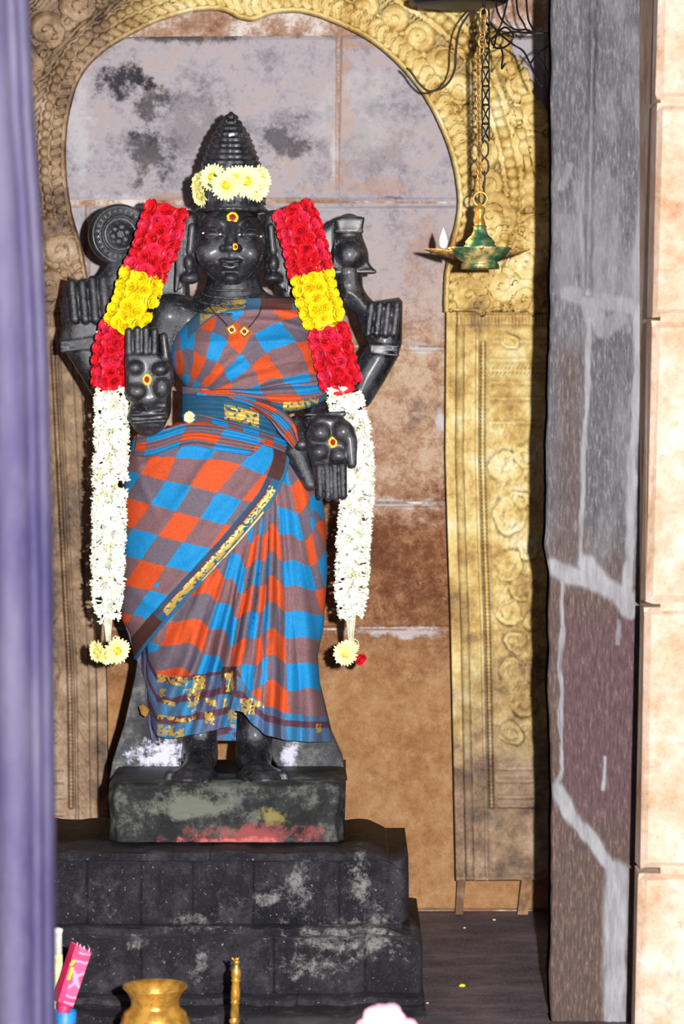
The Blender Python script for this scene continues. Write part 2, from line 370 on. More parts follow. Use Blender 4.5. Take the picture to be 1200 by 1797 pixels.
# ================================================================== SETTING
def stone_block(name, x0, x1, z0, z1, yf, yb, mat, parent, jit=.004, bev=.006, lean=None, kind=None):
    """one roughly dressed block: chamfered front face, jittered corners"""
    xs = [x0, x0+bev, x1-bev, x1]; zs = [z0, z0+bev, z1-bev, z1]
    v = []; f = []
    for j, zv in enumerate(zs):
        for i, xv in enumerate(xs):
            inn = 0 < i < 3 and 0 < j < 3
            y = yf if inn else yf+bev*.9
            v.append([xv+random.uniform(-jit, jit)*.5, y+random.uniform(-jit, jit)*.5, zv+random.uniform(-jit, jit)*.5])
    for j in range(3):
        for i in range(3):
            a = j*4+i; f.append((a, a+1, a+5, a+4))
    b = len(v)
    v += [[x0, yb, z0], [x1, yb, z0], [x1, yb, z1], [x0, yb, z1]]
    f += [(0, b, b+1, 3, 2, 1), (3, b+1, b+2, 15, 11, 7), (15, b+2, b+3, 12, 13, 14), (12, b+3, b, 0, 4, 8), (b+3, b+2, b+1, b)]
    if lean:
        for q in v: q[0] += lean(q[2])
    return mesh_obj(name, v, f, mat, parent, smooth=False)
# floor, ceiling, side walls of the sanctum
m = MB(); m.box((-2.6, 1.6, -.1), (2.6, 5.6, 0)); fl_o = m.build('floor', M['floor'], smooth=False); tag(fl_o, kind='structure')
m = MB(); m.box((-1.3, 4.2, 2.0), (1.3, 5.6, 2.1)); tag(m.build('ceiling', M['plinth'], smooth=False), kind='structure')
m = MB(); m.box((-1.1, 4.2, 0), (-1.0, 5.42, 2.0)); tag(m.build('wall_left', M['masonry'], smooth=False), kind='structure')
# back wall: recessed mortar core and its blocks
m = MB(); m.box((-1.0, 5.358, 0), (1.2, 5.5, 2.0)); wb = m.build('wall_back', M['mortar'], smooth=False); tag(wb, kind='structure')
rows = [(-330, -40, [-340, 60, 520, 980, 1720]), (-40, 60, [-340, 262, 543, 905, 1720]), (60, 356, [-340, 30, 596, 960, 1720]), (356, 608, [-340, 150, 480, 1000, 1720]),
        (608, 882, [-340, 250, 500, 1100, 1720]), (882, 1105, [-340, 190, 420, 860, 1720]), (1105, 1600, [-340, 120, 480, 1000, 1720])]
for (ya, yb_, cols) in rows:
    for xa, xb in zip(cols[:-1], cols[1:]):
        rec = .03 if ya == -40 else 0
        yf = 5.35+rec+random.uniform(-.003, .003)
        p0 = P(xa, ya, 5.35); p1 = P(xb, yb_, 5.35); gp = .003
        stone_block('stone_block', p0.x+.0014, p1.x-.0014, p1.z+gp if yb_ < 1600 else 0.0, p0.z-gp, yf, 5.42, M['masonry'], wb, .005, .007)
# pillar at the right of the sanctum door
def pillar_right():
    PX = [(968,-60),(968,0),(966,200),(967,420),(965,520),(960,700),(958,900),(957,960),(963,1000),(962,1200),(964,1330),(968,1400),(967,1560),(964,1700),(966,1900)]
    ys = np.arange(-60, 1900, 3.0); nc = 90
    xl = np.interp(ys, [p[1] for p in PX], [p[0] for p in PX]) + fbm(ys, ys*0, 60, 3)*2.5
    xr = np.interp(ys, [0,400,1000,1400,1900], [1175,1165,1150,1140,1130])
    t = np.linspace(0, 1, nc)
    X = xl[:, None]+(xr-xl)[:, None]*t[None, :]; Y = np.repeat(ys[:, None], nc, 1)
    cem = np.zeros_like(X)
    def line(pts, w, k=1.0):
        nonlocal cem
        d, _ = pdist(X+fbm(X, Y*.3, 14, 5)*5, Y, pts); cem = np.maximum(cem, k*(1-sst(w*.6, w*1.25, d)))
    line([(1035,560),(1030,700),(1022,840),(1020,960),(1022,1010)], 5, .8)
    line([(1118,540),(1120,640),(1112,780),(1105,950),(1100,1040),(1105,1080)], 9, .9)
    line([(968,995),(1000,1010),(1040,1020),(1080,1040),(1105,1070)], 17, .9)
    line([(1030,990),(1060,1030),(1100,1050)], 18, .9)
    line([(985,1020),(988,1100),(984,1170),(985,1260),(984,1350),(975,1380)], 4, .8)
    line([(975,1385),(1000,1430),(1040,1475),(1062,1510),(1080,1530)], 13)
    line([(1080,1530),(1080,1640),(1078,1740),(1082,1900)], 22)
    line([(1061,1330),(1056,1385)], 4); line([(1085,1090),(1082,1130)], 4, .6)
    line([(1000,515),(1060,530),(1120,540)], 16, .55); line([(1000,290),(985,330)], 6, .5); line([(1030,520),(1060,580),(1085,560)], 16, .5)
    line([(1130,300),(1120,420),(1118,540)], 9, .45); line([(1010,320),(1022,420),(1030,560)], 5, .4)
    gr = 1-sst(900, 1060, Y+fbm(X, Y, 60, 8)*60); pur = sst(1040, 1110, Y)*(1-sst(1360, 1480, Y+(1000-X)*.4))*.75*sst(975, 1000, X)
    brn = np.exp(-((X-1000)/26)**2)*sst(560, 640, Y)*(1-sst(960, 1000, Y)); gr = gr*(1-.7*brn)
    dep = 4.45 - .004*cem + .0022*fbm(X*3, Y*.5, 18, 11)
    dep = dep + .010*np.exp(-((X-(1030+(Y-560)*-.02))/7)**2)*(Y < 520)*(1) + .004*np.exp(-((X-985)/3)**2)*(Y > 1100)*(Y < 1400)
    dep = dep + .006*(1-sst(0, .02, t))[None, :]
    V = Pn(X, Y, dep).reshape(-1, 3); Fc = grid_faces(len(ys), nc)
    col = np.stack([cem, gr, pur], -1).reshape(-1, 3)
    # side towards the statue and the closed back
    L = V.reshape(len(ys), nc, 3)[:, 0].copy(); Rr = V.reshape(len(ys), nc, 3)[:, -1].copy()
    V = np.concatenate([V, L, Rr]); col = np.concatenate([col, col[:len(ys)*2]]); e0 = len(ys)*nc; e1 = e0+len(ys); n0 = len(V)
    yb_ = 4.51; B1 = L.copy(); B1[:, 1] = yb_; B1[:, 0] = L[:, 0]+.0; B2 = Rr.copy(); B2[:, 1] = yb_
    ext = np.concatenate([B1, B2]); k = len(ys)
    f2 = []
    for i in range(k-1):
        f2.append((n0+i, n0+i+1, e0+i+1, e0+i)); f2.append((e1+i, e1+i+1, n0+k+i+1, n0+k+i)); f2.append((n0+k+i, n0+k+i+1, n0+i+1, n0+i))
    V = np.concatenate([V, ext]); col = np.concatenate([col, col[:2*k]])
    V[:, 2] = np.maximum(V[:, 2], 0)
    o = mesh_obj('trim_2', V, np.concatenate([Fc, np.array(f2)]), M['pillar'], cols=col, mats=[M['pillar'], M['inky']], fmat=[0]*len(Fc)+[1]*len(f2)); tag(o, kind='structure')  # side and back get the painted-shade black
pillar_right()
# near wall at the far right, dressed blocks
m = MB(); a = P(1175, 0, 4.20).x
m.box((P(1156,0,4.15).x+.003, 4.156, 0), (1.3, 4.6, 2.0)); wr = m.build('wall_right', M['peach'], smooth=False); tag(wr, kind='structure')
def lean(zv): return (1.55-zv)*-.022
x0 = P(1156, 0, 4.15).x
for (ya, yb_, cuts) in ((-400,-160,[0,.3,.62]), (-160,178,[0,.22,.62]), (178,560,[0,.33,.62]), (560,1062,[0,.25,.62]), (1062,1530,[0,.36,.62]), (1530,1876,[0,.24,.62])):
    zt = P(0, ya, 4.15).z-.003; zb = max(P(0, yb_, 4.15).z+.003, 0)
    for c0, c1 in zip(cuts[:-1], cuts[1:]):
        stone_block("stone_block", x0+c0+(.004 if c0 else 0), x0+c1-.004, zb, zt, 4.15+random.uniform(-.003,.003), 4.22, M['peach'], wr, .004, .010, lean)
# jamb close to the lens at the left: reeded profile swept down its edge
def jamb_left():
    d0 = 2.9
    prof = [(-330,0.14),(-330,0.0),(-150,0.0),(-100,0.0),(-96,-.012),(-70,-.02),(-44,-.012),(-40,0),(-34,.006),(-26,.006),(-20,-.004),(-12,-.010),(-5,-.006),(0,.006),(-1,.02),(-34,.12)]
    ys = np.linspace(-120, 2330, 120)
    xe = np.interp(ys, [-120,0,100,200,330,450,650,1000,1400,1797,2330], [42,49,54,58,68,75,84,91,95,97,98])
    px = np.array([p[0] for p in prof]); pd = np.array([p[1] for p in prof])
    X = xe[:, None]+px[None, :]; Y = np.repeat(ys[:, None], len(prof), 1); x3 = (X-600)*d0/F
    zv = CAMZ-(Y-HOR)*d0/F
    V = np.stack([x3, np.repeat((d0+pd)[None, :], len(ys), 0), np.maximum(zv, 0)], -1).reshape(-1, 3)
    o = mesh_obj('trim_1', V, grid_faces(len(ys), len(prof)), M['jamb'], smooth=False); tag(o, kind='structure')
    for p in o.data.polygons: p.use_smooth = True
jamb_left()
# ================================================================== SIGNED-DISTANCE SCULPTING
class Field:
    def __init__(s, lo, hi, h):
        s.lo = np.array(lo, float); s.h = h; s.n = np.ceil((np.array(hi)-s.lo)/h).astype(int)+1
        s.D = np.full(s.n, .05, np.float32)
        s.ax = [(s.lo[k]+np.arange(s.n[k])*h).astype(np.float32) for k in range(3)]
    def _sub(s, lo, hi, pad):
        a = np.clip(np.floor((np.array(lo)-pad-s.lo)/s.h).astype(int), 0, s.n-1)
        b = np.clip(np.ceil((np.array(hi)+pad-s.lo)/s.h).astype(int)+1, 1, s.n)
        sl = tuple(slice(a[k], b[k]) for k in range(3))
        X = s.ax[0][sl[0]][:, None, None]; Y = s.ax[1][sl[1]][None, :, None]; Z = s.ax[2][sl[2]][None, None, :]
        return sl, X, Y, Z
    def comb(s, sl, d, k, op):
        a = s.D[sl]
        if a.size == 0: return
        if op == 'add':
            h = np.maximum(k-np.abs(a-d), 0)/k; s.D[sl] = np.minimum(a, d)-h*h*k*.25
        else:
            h = np.maximum(k-np.abs(a+d), 0)/k; s.D[sl] = np.maximum(a, -d)+h*h*k*.25
    def surf(s, px, py, dmin=None):
        """depth of the front surface seen at an image point"""
        for it in range(1):
            d = 4.80
            for _ in range(3):
                p = P(px, py, d); i = int(round((p.x-s.lo[0])/s.h)); k = int(round((p.z-s.lo[2])/s.h))
                col = s.D[min(max(i,0),s.n[0]-1), :, min(max(k,0),s.n[2]-1)]; j = np.argmax(col < 0)
                if col[j] >= 0: return 4.83
                d = s.lo[1]+(j-col[j]/(col[j]-col[j-1]+1e-9) if j > 0 else j)*s.h
        return float(d)
    def line(s, pts, r, k=.0012, lift=0.0, op='add', n=5, r2=None):
        q = [(float(a), float(b)) for a, b in spline(pts, n)]; D = [s.surf(a, b)+lift for a, b in q]
        for m_ in range(len(q)-1):
            rr = [(r+(r2-r)*t) if r2 is not None else r for t in (m_/(len(q)-1), (m_+1)/(len(q)-1))]
            s.cap(P(*q[m_], D[m_]), P(*q[m_+1], D[m_+1]), rr[0], rr[1], k=k, op=op)
    def cap(s, p1, p2, r1, r2=None, k=.006, op='add', sy=1.0):
        """tapered limb; sy > 1 flattens it front to back"""
        r2 = r1 if r2 is None else r2; p1 = np.array(p1); p2 = np.array(p2); R = max(r1, r2)
        sl, X, Y, Z = s._sub(np.minimum(p1, p2)-R, np.maximum(p1, p2)+R, k+4*s.h)
        b = p2-p1; q = np.array([1, sy, 1]); bb = b*q; den = float((bb*bb).sum())+1e-12
        t = np.clip(((X-p1[0])*bb[0]+(Y-p1[1])*sy*bb[1]+(Z-p1[2])*bb[2])/den, 0, 1)
        d = np.sqrt((X-p1[0]-t*b[0])**2+((Y-p1[1]-t*b[1])*sy)**2+(Z-p1[2]-t*b[2])**2)-(r1+(r2-r1)*t)
        s.comb(sl, d, k, op)
    def ell(s, c, r, k=.006, op='add', rot=0.0):
        c = np.array(c); r = np.array(r); R = r.max()
        sl, X, Y, Z = s._sub(c-R, c+R, k+4*s.h)
        x = X-c[0]; y = Y-c[1]; zz = Z-c[2]
        if rot: x, zz = x*math.cos(rot)+zz*math.sin(rot), -x*math.sin(rot)+zz*math.cos(rot)
        k0 = np.sqrt((x/r[0])**2+(y/r[1])**2+(zz/r[2])**2); k1 = np.sqrt((x/r[0]**2)**2+(y/r[1]**2)**2+(zz/r[2]**2)**2)+1e-9
        s.comb(sl, k0*(k0-1)/k1, k, op)
    def prism(s, pts, d0, d1, rnd=.004, k=.006, op='add', dm=None):
        """outline of image points at distance dm, running from depth d0 to d1"""
        dm = dm or d0
        w = [P(a, b, dm) for a, b in pts]; xs = [p.x for p in w]; zs = [p.z for p in w]
        sl, X, Y, Z = s._sub((min(xs), d0, min(zs)), (max(xs), d1, max(zs)), k+4*s.h+rnd)
        X2 = X[:, 0, :]; Z2 = Z[:, 0, :]; X2, Z2 = np.broadcast_arrays(X2, Z2)
        dd, _ = pdist(X2, Z2, [(p.x, p.z) for p in w]+[(w[0].x, w[0].z)])
        ins = np.zeros(X2.shape, bool); n = len(w)
        for i in range(n):
            a, b = w[i], w[(i+1) % n]
            if a.z == b.z: continue
            cnd = ((a.z > Z2) != (b.z > Z2)) & (X2 < (b.x-a.x)*(Z2-a.z)/(b.z-a.z)+a.x); ins ^= cnd
        sd = np.where(ins, -dd, dd)[:, None, :]+rnd
        yd = np.abs(Y-(d0+d1)/2)-(d1-d0)/2+rnd
        d = np.minimum(np.maximum(sd, yd), 0)+np.sqrt(np.maximum(sd, 0)**2+np.maximum(yd, 0)**2)-rnd
        s.comb(sl, d.astype(np.float32), k, op)
    def mesh(s):
        D = s.D; I = D < 0
        n = D.shape
        def cn(a, i, j, k): return a[i:n[0]-1+i, j:n[1]-1+j, k:n[2]-1+k]
        cnt = np.zeros((n[0]-1, n[1]-1, n[2]-1), np.uint8)
        for i in (0,1):
            for j in (0,1):
                for k in (0,1): cnt += cn(I, i, j, k)
        act = (cnt > 0) & (cnt < 8); idx = np.argwhere(act); N = len(idx)
        vid = np.full(act.shape, -1, np.int32); vid[act] = np.arange(N)
        off = [(i,j,k) for i in (0,1) for j in (0,1) for k in (0,1)]
        cv = np.stack([D[idx[:,0]+o[0], idx[:,1]+o[1], idx[:,2]+o[2]] for o in off], 1)
        acc = np.zeros((N, 3)); ct = np.zeros(N)
        for a in range(8):
            for b in range(a+1, 8):
                df = np.array(off[b])-np.array(off[a])
                if np.abs(df).sum() != 1: continue
                va, vb = cv[:, a], cv[:, b]; m_ = (va < 0) != (vb < 0)
                t = np.where(m_, va/(va-vb+1e-20), 0)
                acc += (np.array(off[a])+t[:, None]*df)*m_[:, None]; ct += m_
        V = s.lo+(idx+acc/ct[:, None])*s.h
        Fs = []
        for ax in range(3):
            u, w = [(1,2),(2,0),(0,1)][ax]
            A = [slice(None)]*3; B = [slice(None)]*3; A[ax] = slice(0, n[ax]-1); B[ax] = slice(1, n[ax])
            ch = I[tuple(A)] != I[tuple(B)]
            e = np.argwhere(ch); e = e[(e[:, u] > 0) & (e[:, w] > 0) & (e[:, u] < n[u]-1) & (e[:, w] < n[w]-1)]
            sgn = I[tuple(A)][e[:,0], e[:,1], e[:,2]]
            def g_(du, dw):
                q = e.copy(); q[:, u] += du; q[:, w] += dw; return vid[q[:,0], q[:,1], q[:,2]]
            q = np.stack([g_(-1,-1), g_(0,-1), g_(0,0), g_(-1,0)], 1)
            q[~sgn] = q[~sgn][:, ::-1]; Fs.append(q)
        return V, np.concatenate(Fs)
def bvh_of(V, Fc): return BVHTree.FromPolygons([tuple(v) for v in V], [tuple(f) for f in Fc.tolist()])
CAMP = Vector((0, 0, CAMZ))
def hit(trees, px, py, default=4.8):
    d = P(px, py, 5.0)-CAMP; best = None
    for t in trees:
        r = t.ray_cast(CAMP, d.normalized())
        if r[0] is not None and (best is None or r[3] < best[3]): best = r
    return (best[0], best[1]) if best else (P(px, py, default), Vector((0,-1,0)))
U = 4.8/F      # a pixel's size near the statue, metres
# ================================================================== STATUE
def statue():
    root = thing('goddess_statue', 'oiled black granite standing four armed goddess statue with tall crown', 'statue', P(400, 1385, 4.82))
    # ---- body with four arms
    fd = Field((P(90,0,4.95).x, 4.655, P(0,1400,4.8).z), (P(722,0,4.95).x, 4.985, P(0,360,4.95).z), .0027)
    DC = 4.86
    c_ = lambda a, b, d: tuple(P(a, b, d))
    fd.cap(c_(300,555,DC), c_(540,555,DC), 34*U, 34*U, .03)
    fd.ell(c_(425,610,DC), (105*U, .075, 90*U), .03)
    fd.ell(c_(425,720,DC), (80*U, .06, 80*U), .03)
    fd.ell(c_(400,860,DC), (140*U, .07, 120*U), .03)
    fd.cap(c_(408,470,4.85), c_(410,540,DC), 42*U, 58*U, .02)
    # collar bands
    for i, (rx, ry, yy) in enumerate(((52,.052,508),(62,.06,515),(73,.068,523),(86,.074,532))):
        pts = []
        for a in np.linspace(PI*.13, PI*.87, 15):
            q = P(408, yy-8, 4.85); pts.append((q.x+math.cos(a)*rx*U, q.y-math.sin(a)*ry, q.z-math.sin(a)*(12+6*i)*U))
        for a, b in zip(pts[:-1], pts[1:]): fd.cap(a, b, 2.6*U, k=.002)
    # legs and feet
    fd.cap(c_(350,1000,DC), c_(352,1330,4.85), 48*U, 27*U, .02); fd.cap(c_(470,1000,DC), c_(444,1330,4.85), 48*U, 29*U, .02)
    for sx, x0 in ((-1, 350), (1, 446)):
        fd.cap(c_(x0, 1325, 4.84), c_(x0+sx*6, 1358, 4.755), 27*U, 22*U, .02)
        fd.ell(c_(x0+sx*12, 1364, 4.745), (44*U, .05, 18*U), .015)
        for i in range(5):
            xx = x0+sx*(-22+i*17)+sx*8
            L = .024-.002*i
            fd.cap(c_(xx-sx*2, 1360, 4.725), c_(xx+sx*3, 1374, 4.715-L+.006*i), 9*U, 8*U, .0012)
        for q in range(3): fd.cap(c_(x0-24+sx*3, 1325+q*0+q*6, 4.815-q*.012), c_(x0+24+sx*3, 1325+q*6, 4.815-q*.012), 3*U, k=.003)
    # front right arm (left in the picture): upper arm, bent elbow, raised open palm
    fd.cap(c_(296,556,4.85), c_(272,690,4.86), 36*U, 27*U, .025)
    fd.cap(c_(270,720,4.86), c_(258,715,4.75), 30*U, 27*U, .02)
    fd.cap(c_(260,735,4.76), c_(258,700,4.725), 30*U, 26*U, .012)
    fd.prism([(232,705),(222,735),(236,752),(280,754),(292,735),(290,700)], 4.715, 4.79, .01, .008, dm=4.72)
    fd.prism([(218,628),(221,700),(240,712),(288,706),(304,668),(302,636),(285,626),(278,618),(222,618)], 4.70, 4.735, .009, .006, dm=4.70)
    for i in range(4):
        x = 227+i*14.5; fd.cap(c_(x, 640, 4.712), c_(x+(i-1.5)*.6, 578+(3 if i in (0,3) else 0), 4.705), 7.9*U, 6.6*U, .0012)
    fd.cap(c_(296,672,4.712), c_(287,590,4.71), 10*U, 7*U, .002)
    for (x, y, a, b) in ((237,645,15,13),(281,648,15,12),(239,687,19,15),(284,680,15,20)): fd.ell(c_(x,y,4.703), (a*U, .012, b*U), .0025)
    for i in range(3): fd.cap(c_(231,716+i*13,4.712), c_(290,712+i*13,4.712), 3*U, k=.002)
    # front left arm (right in the picture): hangs, palm forward, fingers down
    fd.cap(c_(544,560,4.85), c_(556,690,4.85), 34*U, 27*U, .025)
    fd.cap(c_(556,690,4.85), c_(566,745,4.79), 28*U, 28*U, .02)
    fd.prism([(545,738),(558,726),(600,730),(622,750),(628,775),(626,800),(618,818),(600,816),(548,822),(540,790),(536,760)], 4.725, 4.775, .012, .006, dm=4.73)
    fd.cap(c_(520,745,4.78), c_(528,780,4.76), 16*U, 12*U, .01); fd.cap(c_(520,790,4.80), c_(545,850,4.78), 24*U, 12*U, .01)
    for (x, y, a, b) in ((562,760,18,17),(602,758,19,20),(560,793,17,15),(594,800,17,14)): fd.ell(c_(x,y,4.728), (a*U, .014, b*U), .0025)
    fd.cap(c_(614,770,4.728), c_(618,814,4.722), 12*U, 8*U, .002)
    for i in range(4):
        x = 560+i*13.6; fd.cap(c_(x, 812, 4.735), c_(x+2, 874-(3 if i in (0,3) else 0), 4.742), 7.8*U, 6.4*U, .0012)
    for i in range(3): fd.cap(c_(536+i*2,728+i*6,4.735+.004*i), c_(604,724+i*2,4.735), 3*U, k=.002)
    # rear arms
    fd.prism([(116,484),(140,492),(160,490),(178,481),(192,500),(202,545),(198,592),(216,640),(236,700),(215,725),(170,714),(142,664),(115,622),(101,600),(108,575),(104,545),(111,515)], 4.855, 4.935, .030, .01, dm=4.86)
    fd.prism([(598,490),(640,512),(655,528),(700,521),(707,528),(706,603),(698,628),(676,668),(648,712),(632,722),(612,720),(606,690),(618,645),(645,604),(628,565),(624,549),(612,528),(596,545)], 4.855, 4.935, .030, .01, dm=4.86)
    for i in range(4):
        x = 126+i*18; fd.cap(c_(x+6, 560, 4.853), c_(x, 497-(6 if i > 1 else 0), 4.860), 8.6*U, 8*U, .0015)
        x = 652+i*15; fd.cap(c_(x-6, 585, 4.853), c_(x, 534, 4.858), 7.2*U, 6.6*U, .0015)
    for i in range(3):
        fd.cap(c_(108,602+i*7,4.857), c_(192,590+i*8,4.855), 3.4*U, k=.002); fd.cap(c_(650,606+i*6,4.855), c_(698,608+i*8,4.857), 3.2*U, k=.002)
    fd.cap(c_(190,520,4.88), c_(212,470,4.89), 26*U, 24*U, .012)
    fd.prism([(560,405),(590,383),(592,520),(612,556),(560,520)], 4.885, 4.95, .008, .01, dm=4.9)
    fd.prism([(222,470),(260,455),(320,440),(330,520),(280,560),(215,560)], 4.88, 4.94, .008, .01, dm=4.9)
    fd.cap(c_(612,478,4.88), c_(618,525,4.885), 24*U, 20*U, .01)
    fd.prism([(480,400),(560,400),(575,560),(500,560)], 4.88, 4.94, .008, .01, dm=4.9)
    fd.prism([(250,368),(325,366),(330,560),(265,560)], 4.885, 4.94, .008, .01, dm=4.9)
    # hair, ears and ear pendants beside the face
    for sx, x0 in ((-1, 333), (1, 479)):
        fd.cap(c_(x0, 385, 4.85), c_(x0+sx*4, 470, 4.85), 17*U, 20*U, .01)
        fd.cap(c_(x0-sx*4, 398, 4.825), c_(x0, 440, 4.825), 7*U, 7*U, .002); fd.ell(c_(x0+sx*1, 462, 4.82), (10*U, .012, 16*U), .002)
        fd.ell(c_(x0, 488, 4.82), (18*U, .02, 11*U), .004)
        for i in range(3): fd.cap(c_(x0+sx*(8+6*i), 400, 4.835), c_(x0+sx*(10+7*i), 500+i*5, 4.83), 3.5*U, k=.0015)
    V1, F1 = fd.mesh(); del fd
    # ---- head, finer
    hd = Field((P(335,0,4.9).x, 4.725, P(0,535,4.8).z), (P(480,0,4.9).x, 4.93, P(0,345,4.9).z), .00135)
    HC = 4.835
    hd.ell(c_(406,418,HC), (60*U, .078, 66*U), .01)
    hd.ell(c_(405,440,HC-.006), (57*U, .066, 54*U), .02)
    hd.ell(c_(404,470,HC-.020), (38*U, .050, 27*U), .016)
    hd.ell(c_(403,486,4.778), (13*U, .012, 10*U), .008)
    hd.ell(c_(367,446,4.786), (23*U, .026, 25*U), .014); hd.ell(c_(441,446,4.786), (23*U, .026, 25*U), .014)
    hd.cap(c_(407,396,4.768), c_(405,430,4.748), 5.5*U, 9*U, .007)
    hd.ell(c_(404.5,434,4.745), (11*U, .013, 8*U), .004); hd.ell(c_(392,436,4.755), (7*U, .010, 6*U), .0025); hd.ell(c_(417,436,4.755), (7*U, .010, 6*U), .0025)
    for sx, ex in ((-1, 375), (1, 437)):
        hd.ell(c_(ex, 411, 4.785), (19*U, .018, 11*U), .003)
        hd.ell(c_(ex+sx*1, 412, 4.773), (17*U, .013, 8.5*U), .002)
        E = lambda pts: [(ex+sx*dx_, y_) for dx_, y_ in pts]
        hd.line(E([(-18,413),(-10,405),(0,402),(11,404),(21,410)]), 2.0*U, lift=-.0008)
        hd.line(E([(-18,414),(-6,418.5),(8,419),(21,411)]), 1.5*U, lift=-.0005)
        hd.line(E([(-14,414),(0,415.5),(14,413)]), .8*U, op='sub', k=.0008)
        hd.line(E([(-15,392),(-6,386),(6,384),(18,388),(26,396)]), 2.2*U, k=.004, lift=-.0004)
        hd.line(E([(-12,401),(-5,397),(4,396),(16,400),(22,405)]), 1.2*U, op='sub', k=.003)
    # lips and the folds beside them
    hd.ell(c_(404,463,4.772), (23*U, .014, 14*U), .008)
    hd.line([(384,458),(394,456.5),(404,459),(414,456.5),(424,458)], 2.0*U, lift=-.0012, k=.002); hd.line([(390,457.5),(404,460),(418,457.5)], 3.0*U, lift=-.0015, k=.0025)
    hd.line([(390,464),(397,468),(404,469.5),(411,468),(418,464)], 3.6*U, lift=-.0016, k=.002)
    hd.line([(380,457.5),(390,462),(404,463.5),(418,462),(428,457.5)], 1.1*U, op='sub', k=.0015, lift=-.0008)
    hd.line([(392,477),(404,479),(416,477)], 2.0*U, op='sub', k=.005)
    hd.ell(c_(404,488,4.770), (11*U, .010, 8*U), .006)
    hd.line([(401,446),(401,453)], 1.2*U, op='sub', k=.002)
    hd.line([(346,400),(343,430),(352,462),(376,490),(404,499),(430,490),(455,462),(463,430),(461,400)], 1.6*U, k=.003)
    hd.cap(c_(406,490,4.86), c_(408,535,4.86), 42*U, 50*U, .008)
    for i in range(3):
        pts = []
        for a in np.linspace(.13*PI, .87*PI, 12):
            q = P(407, 499+i*8, 4.86); pts.append((q.x+math.cos(a)*(43+3*i)*U, q.y-math.sin(a)*(43+3*i)*U, q.z-math.sin(a)*8*U))
        for a, b in zip(pts[:-1], pts[1:]): hd.cap(a, b, 2.4*U, k=.0015)
    # brow band under the crown
    pts = []
    for a in np.linspace(.02*PI, .98*PI, 16):
        q = P(407, 371, 4.845); pts.append((q.x+math.cos(a)*61*U, q.y-math.sin(a)*.083, q.z))
    for a, b in zip(pts[:-1], pts[1:]): hd.cap(a, b, 4*U, k=.002)
    V2, F2 = hd.mesh()
    V = np.concatenate([V1, V2]); Fc = np.concatenate([F1, F2+len(V1)])
    body = mesh_obj('body', V, Fc, M['granite'], root)
    trees = [bvh_of(V, Fc)]
    # ---- crown: lobed tiers with beads
    nth = 96; prof = []
    tiers = [(372,56),(366,58),(360,54),(345,55),(335,57),(325,53),(315,55),(300,53),(292,52)]
    for k in range(9):
        y = 292-k*10.2; w = np.interp(y, [200,208,222,242,262,278,292], [5,11,21,33,41,47,52])
        tiers += [(y-1, w-1), (y-4, w+.8), (y-7.5, w-1.4), (y-9.3, w-4.2)]
    tiers += [(200,6),(196,2)]
    rows_ = []
    for (y, w) in tiers:
        cx = np.interp(y, [200,292,372], [405.5,405.5,409]); a = np.arange(nth)*2*PI/nth
        rr = w*U*(1+.018*np.cos(a*16)*(y < 292)*(y > 225)+.01*np.cos(a*10)*(y >= 292))
        q = P(cx, y, 4.845); rows_.append(np.stack([q.x+rr*np.cos(a), q.y-rr*1.15*np.sin(a), np.full(nth, q.z)], -1))
    Vc = np.concatenate(rows_); Fcr = grid_faces(len(tiers), nth, True)[:, ::-1]
    mesh_obj('crown', Vc, Fcr, M['granite'], root); trees.append(bvh_of(Vc, Fcr))
    m = MB()
    for sx in (-1, 1):
        m.tube([P(405+sx*8, 216, 4.825), P(405+sx*7, 209, 4.83), P(405+sx*4, 203, 4.838), P(405+sx*2.8, 198, 4.842)], [3*U, 3.4*U, 2.6*U, .8*U])
    for row in range(7):
        y = 286-row*11; w = np.interp(y, [200,222,242,262,278,292], [6,21,33,41,47,52])-.6; nb_ = max(6, int(w*.6))
        for i in range(nb_):
            a = PI*(i+.5)/nb_; q = P(405.5, y, 4.845); rr = 2.0*U
            cc = (q.x+w*U*math.cos(a), q.y-w*U*1.15*math.sin(a), q.z)
            m.lathe([(rr*math.sin(t), -rr*math.cos(t)) for t in np.linspace(.15, PI-.15, 5)], cc, 6)
    for i in range(7):
        a = PI*(i+.5)/7; q = P(409, 352, 4.845)
        cc = Vector((q.x+57*U*math.cos(a), q.y-57*1.15*U*math.sin(a), q.z)); t = Vector((-math.sin(a), -math.cos(a)*1.15, 0)).normalized()
        for sgn in (-1, 1): m.tube([cc+t*sgn*5*U+Vector((0,0,-9*U)), cc+t*sgn*6*U+Vector((0,0,9*U))], 1.6*U, 6)
    tag(m.build('crown_carving', M['granite'], root), kind='stuff')
    # ---- discus
    A = Matrix.Rotation(math.radians(14), 3, 'Z') @ Matrix.Rotation(PI/2, 3, 'X')
    dc = P(211, 411, 4.875); m = MB()
    prof = [(0,.034),(50,.034),(54,.026),(55,.010),(52,.0),(49,-.004),(47,-.001),(34,-.001),(33,-.005),(31,-.005),(30,.002),(25,.002),(24,-.002),(10,-.003),(0,-.003)]
    m.lathe([(max(r,.05)*U, -h) for r, h in prof], dc, 64, axis=A, cap=False)
    dis = m.build('discus', M['granite'], root); trees.append(bvh_of(np.array(m.v), np.array([f for f in m.f if len(f) == 4])))
    m = MB()
    for i in range(26):
        a = 2*PI*i/26; cc = dc+A @ Vector((41*U*math.cos(a), 41*U*math.sin(a), .002)); rr = 3*U
        m.lathe([(rr*math.sin(t), -rr*math.cos(t)) for t in np.linspace(.15, PI-.15, 5)], cc, 8)
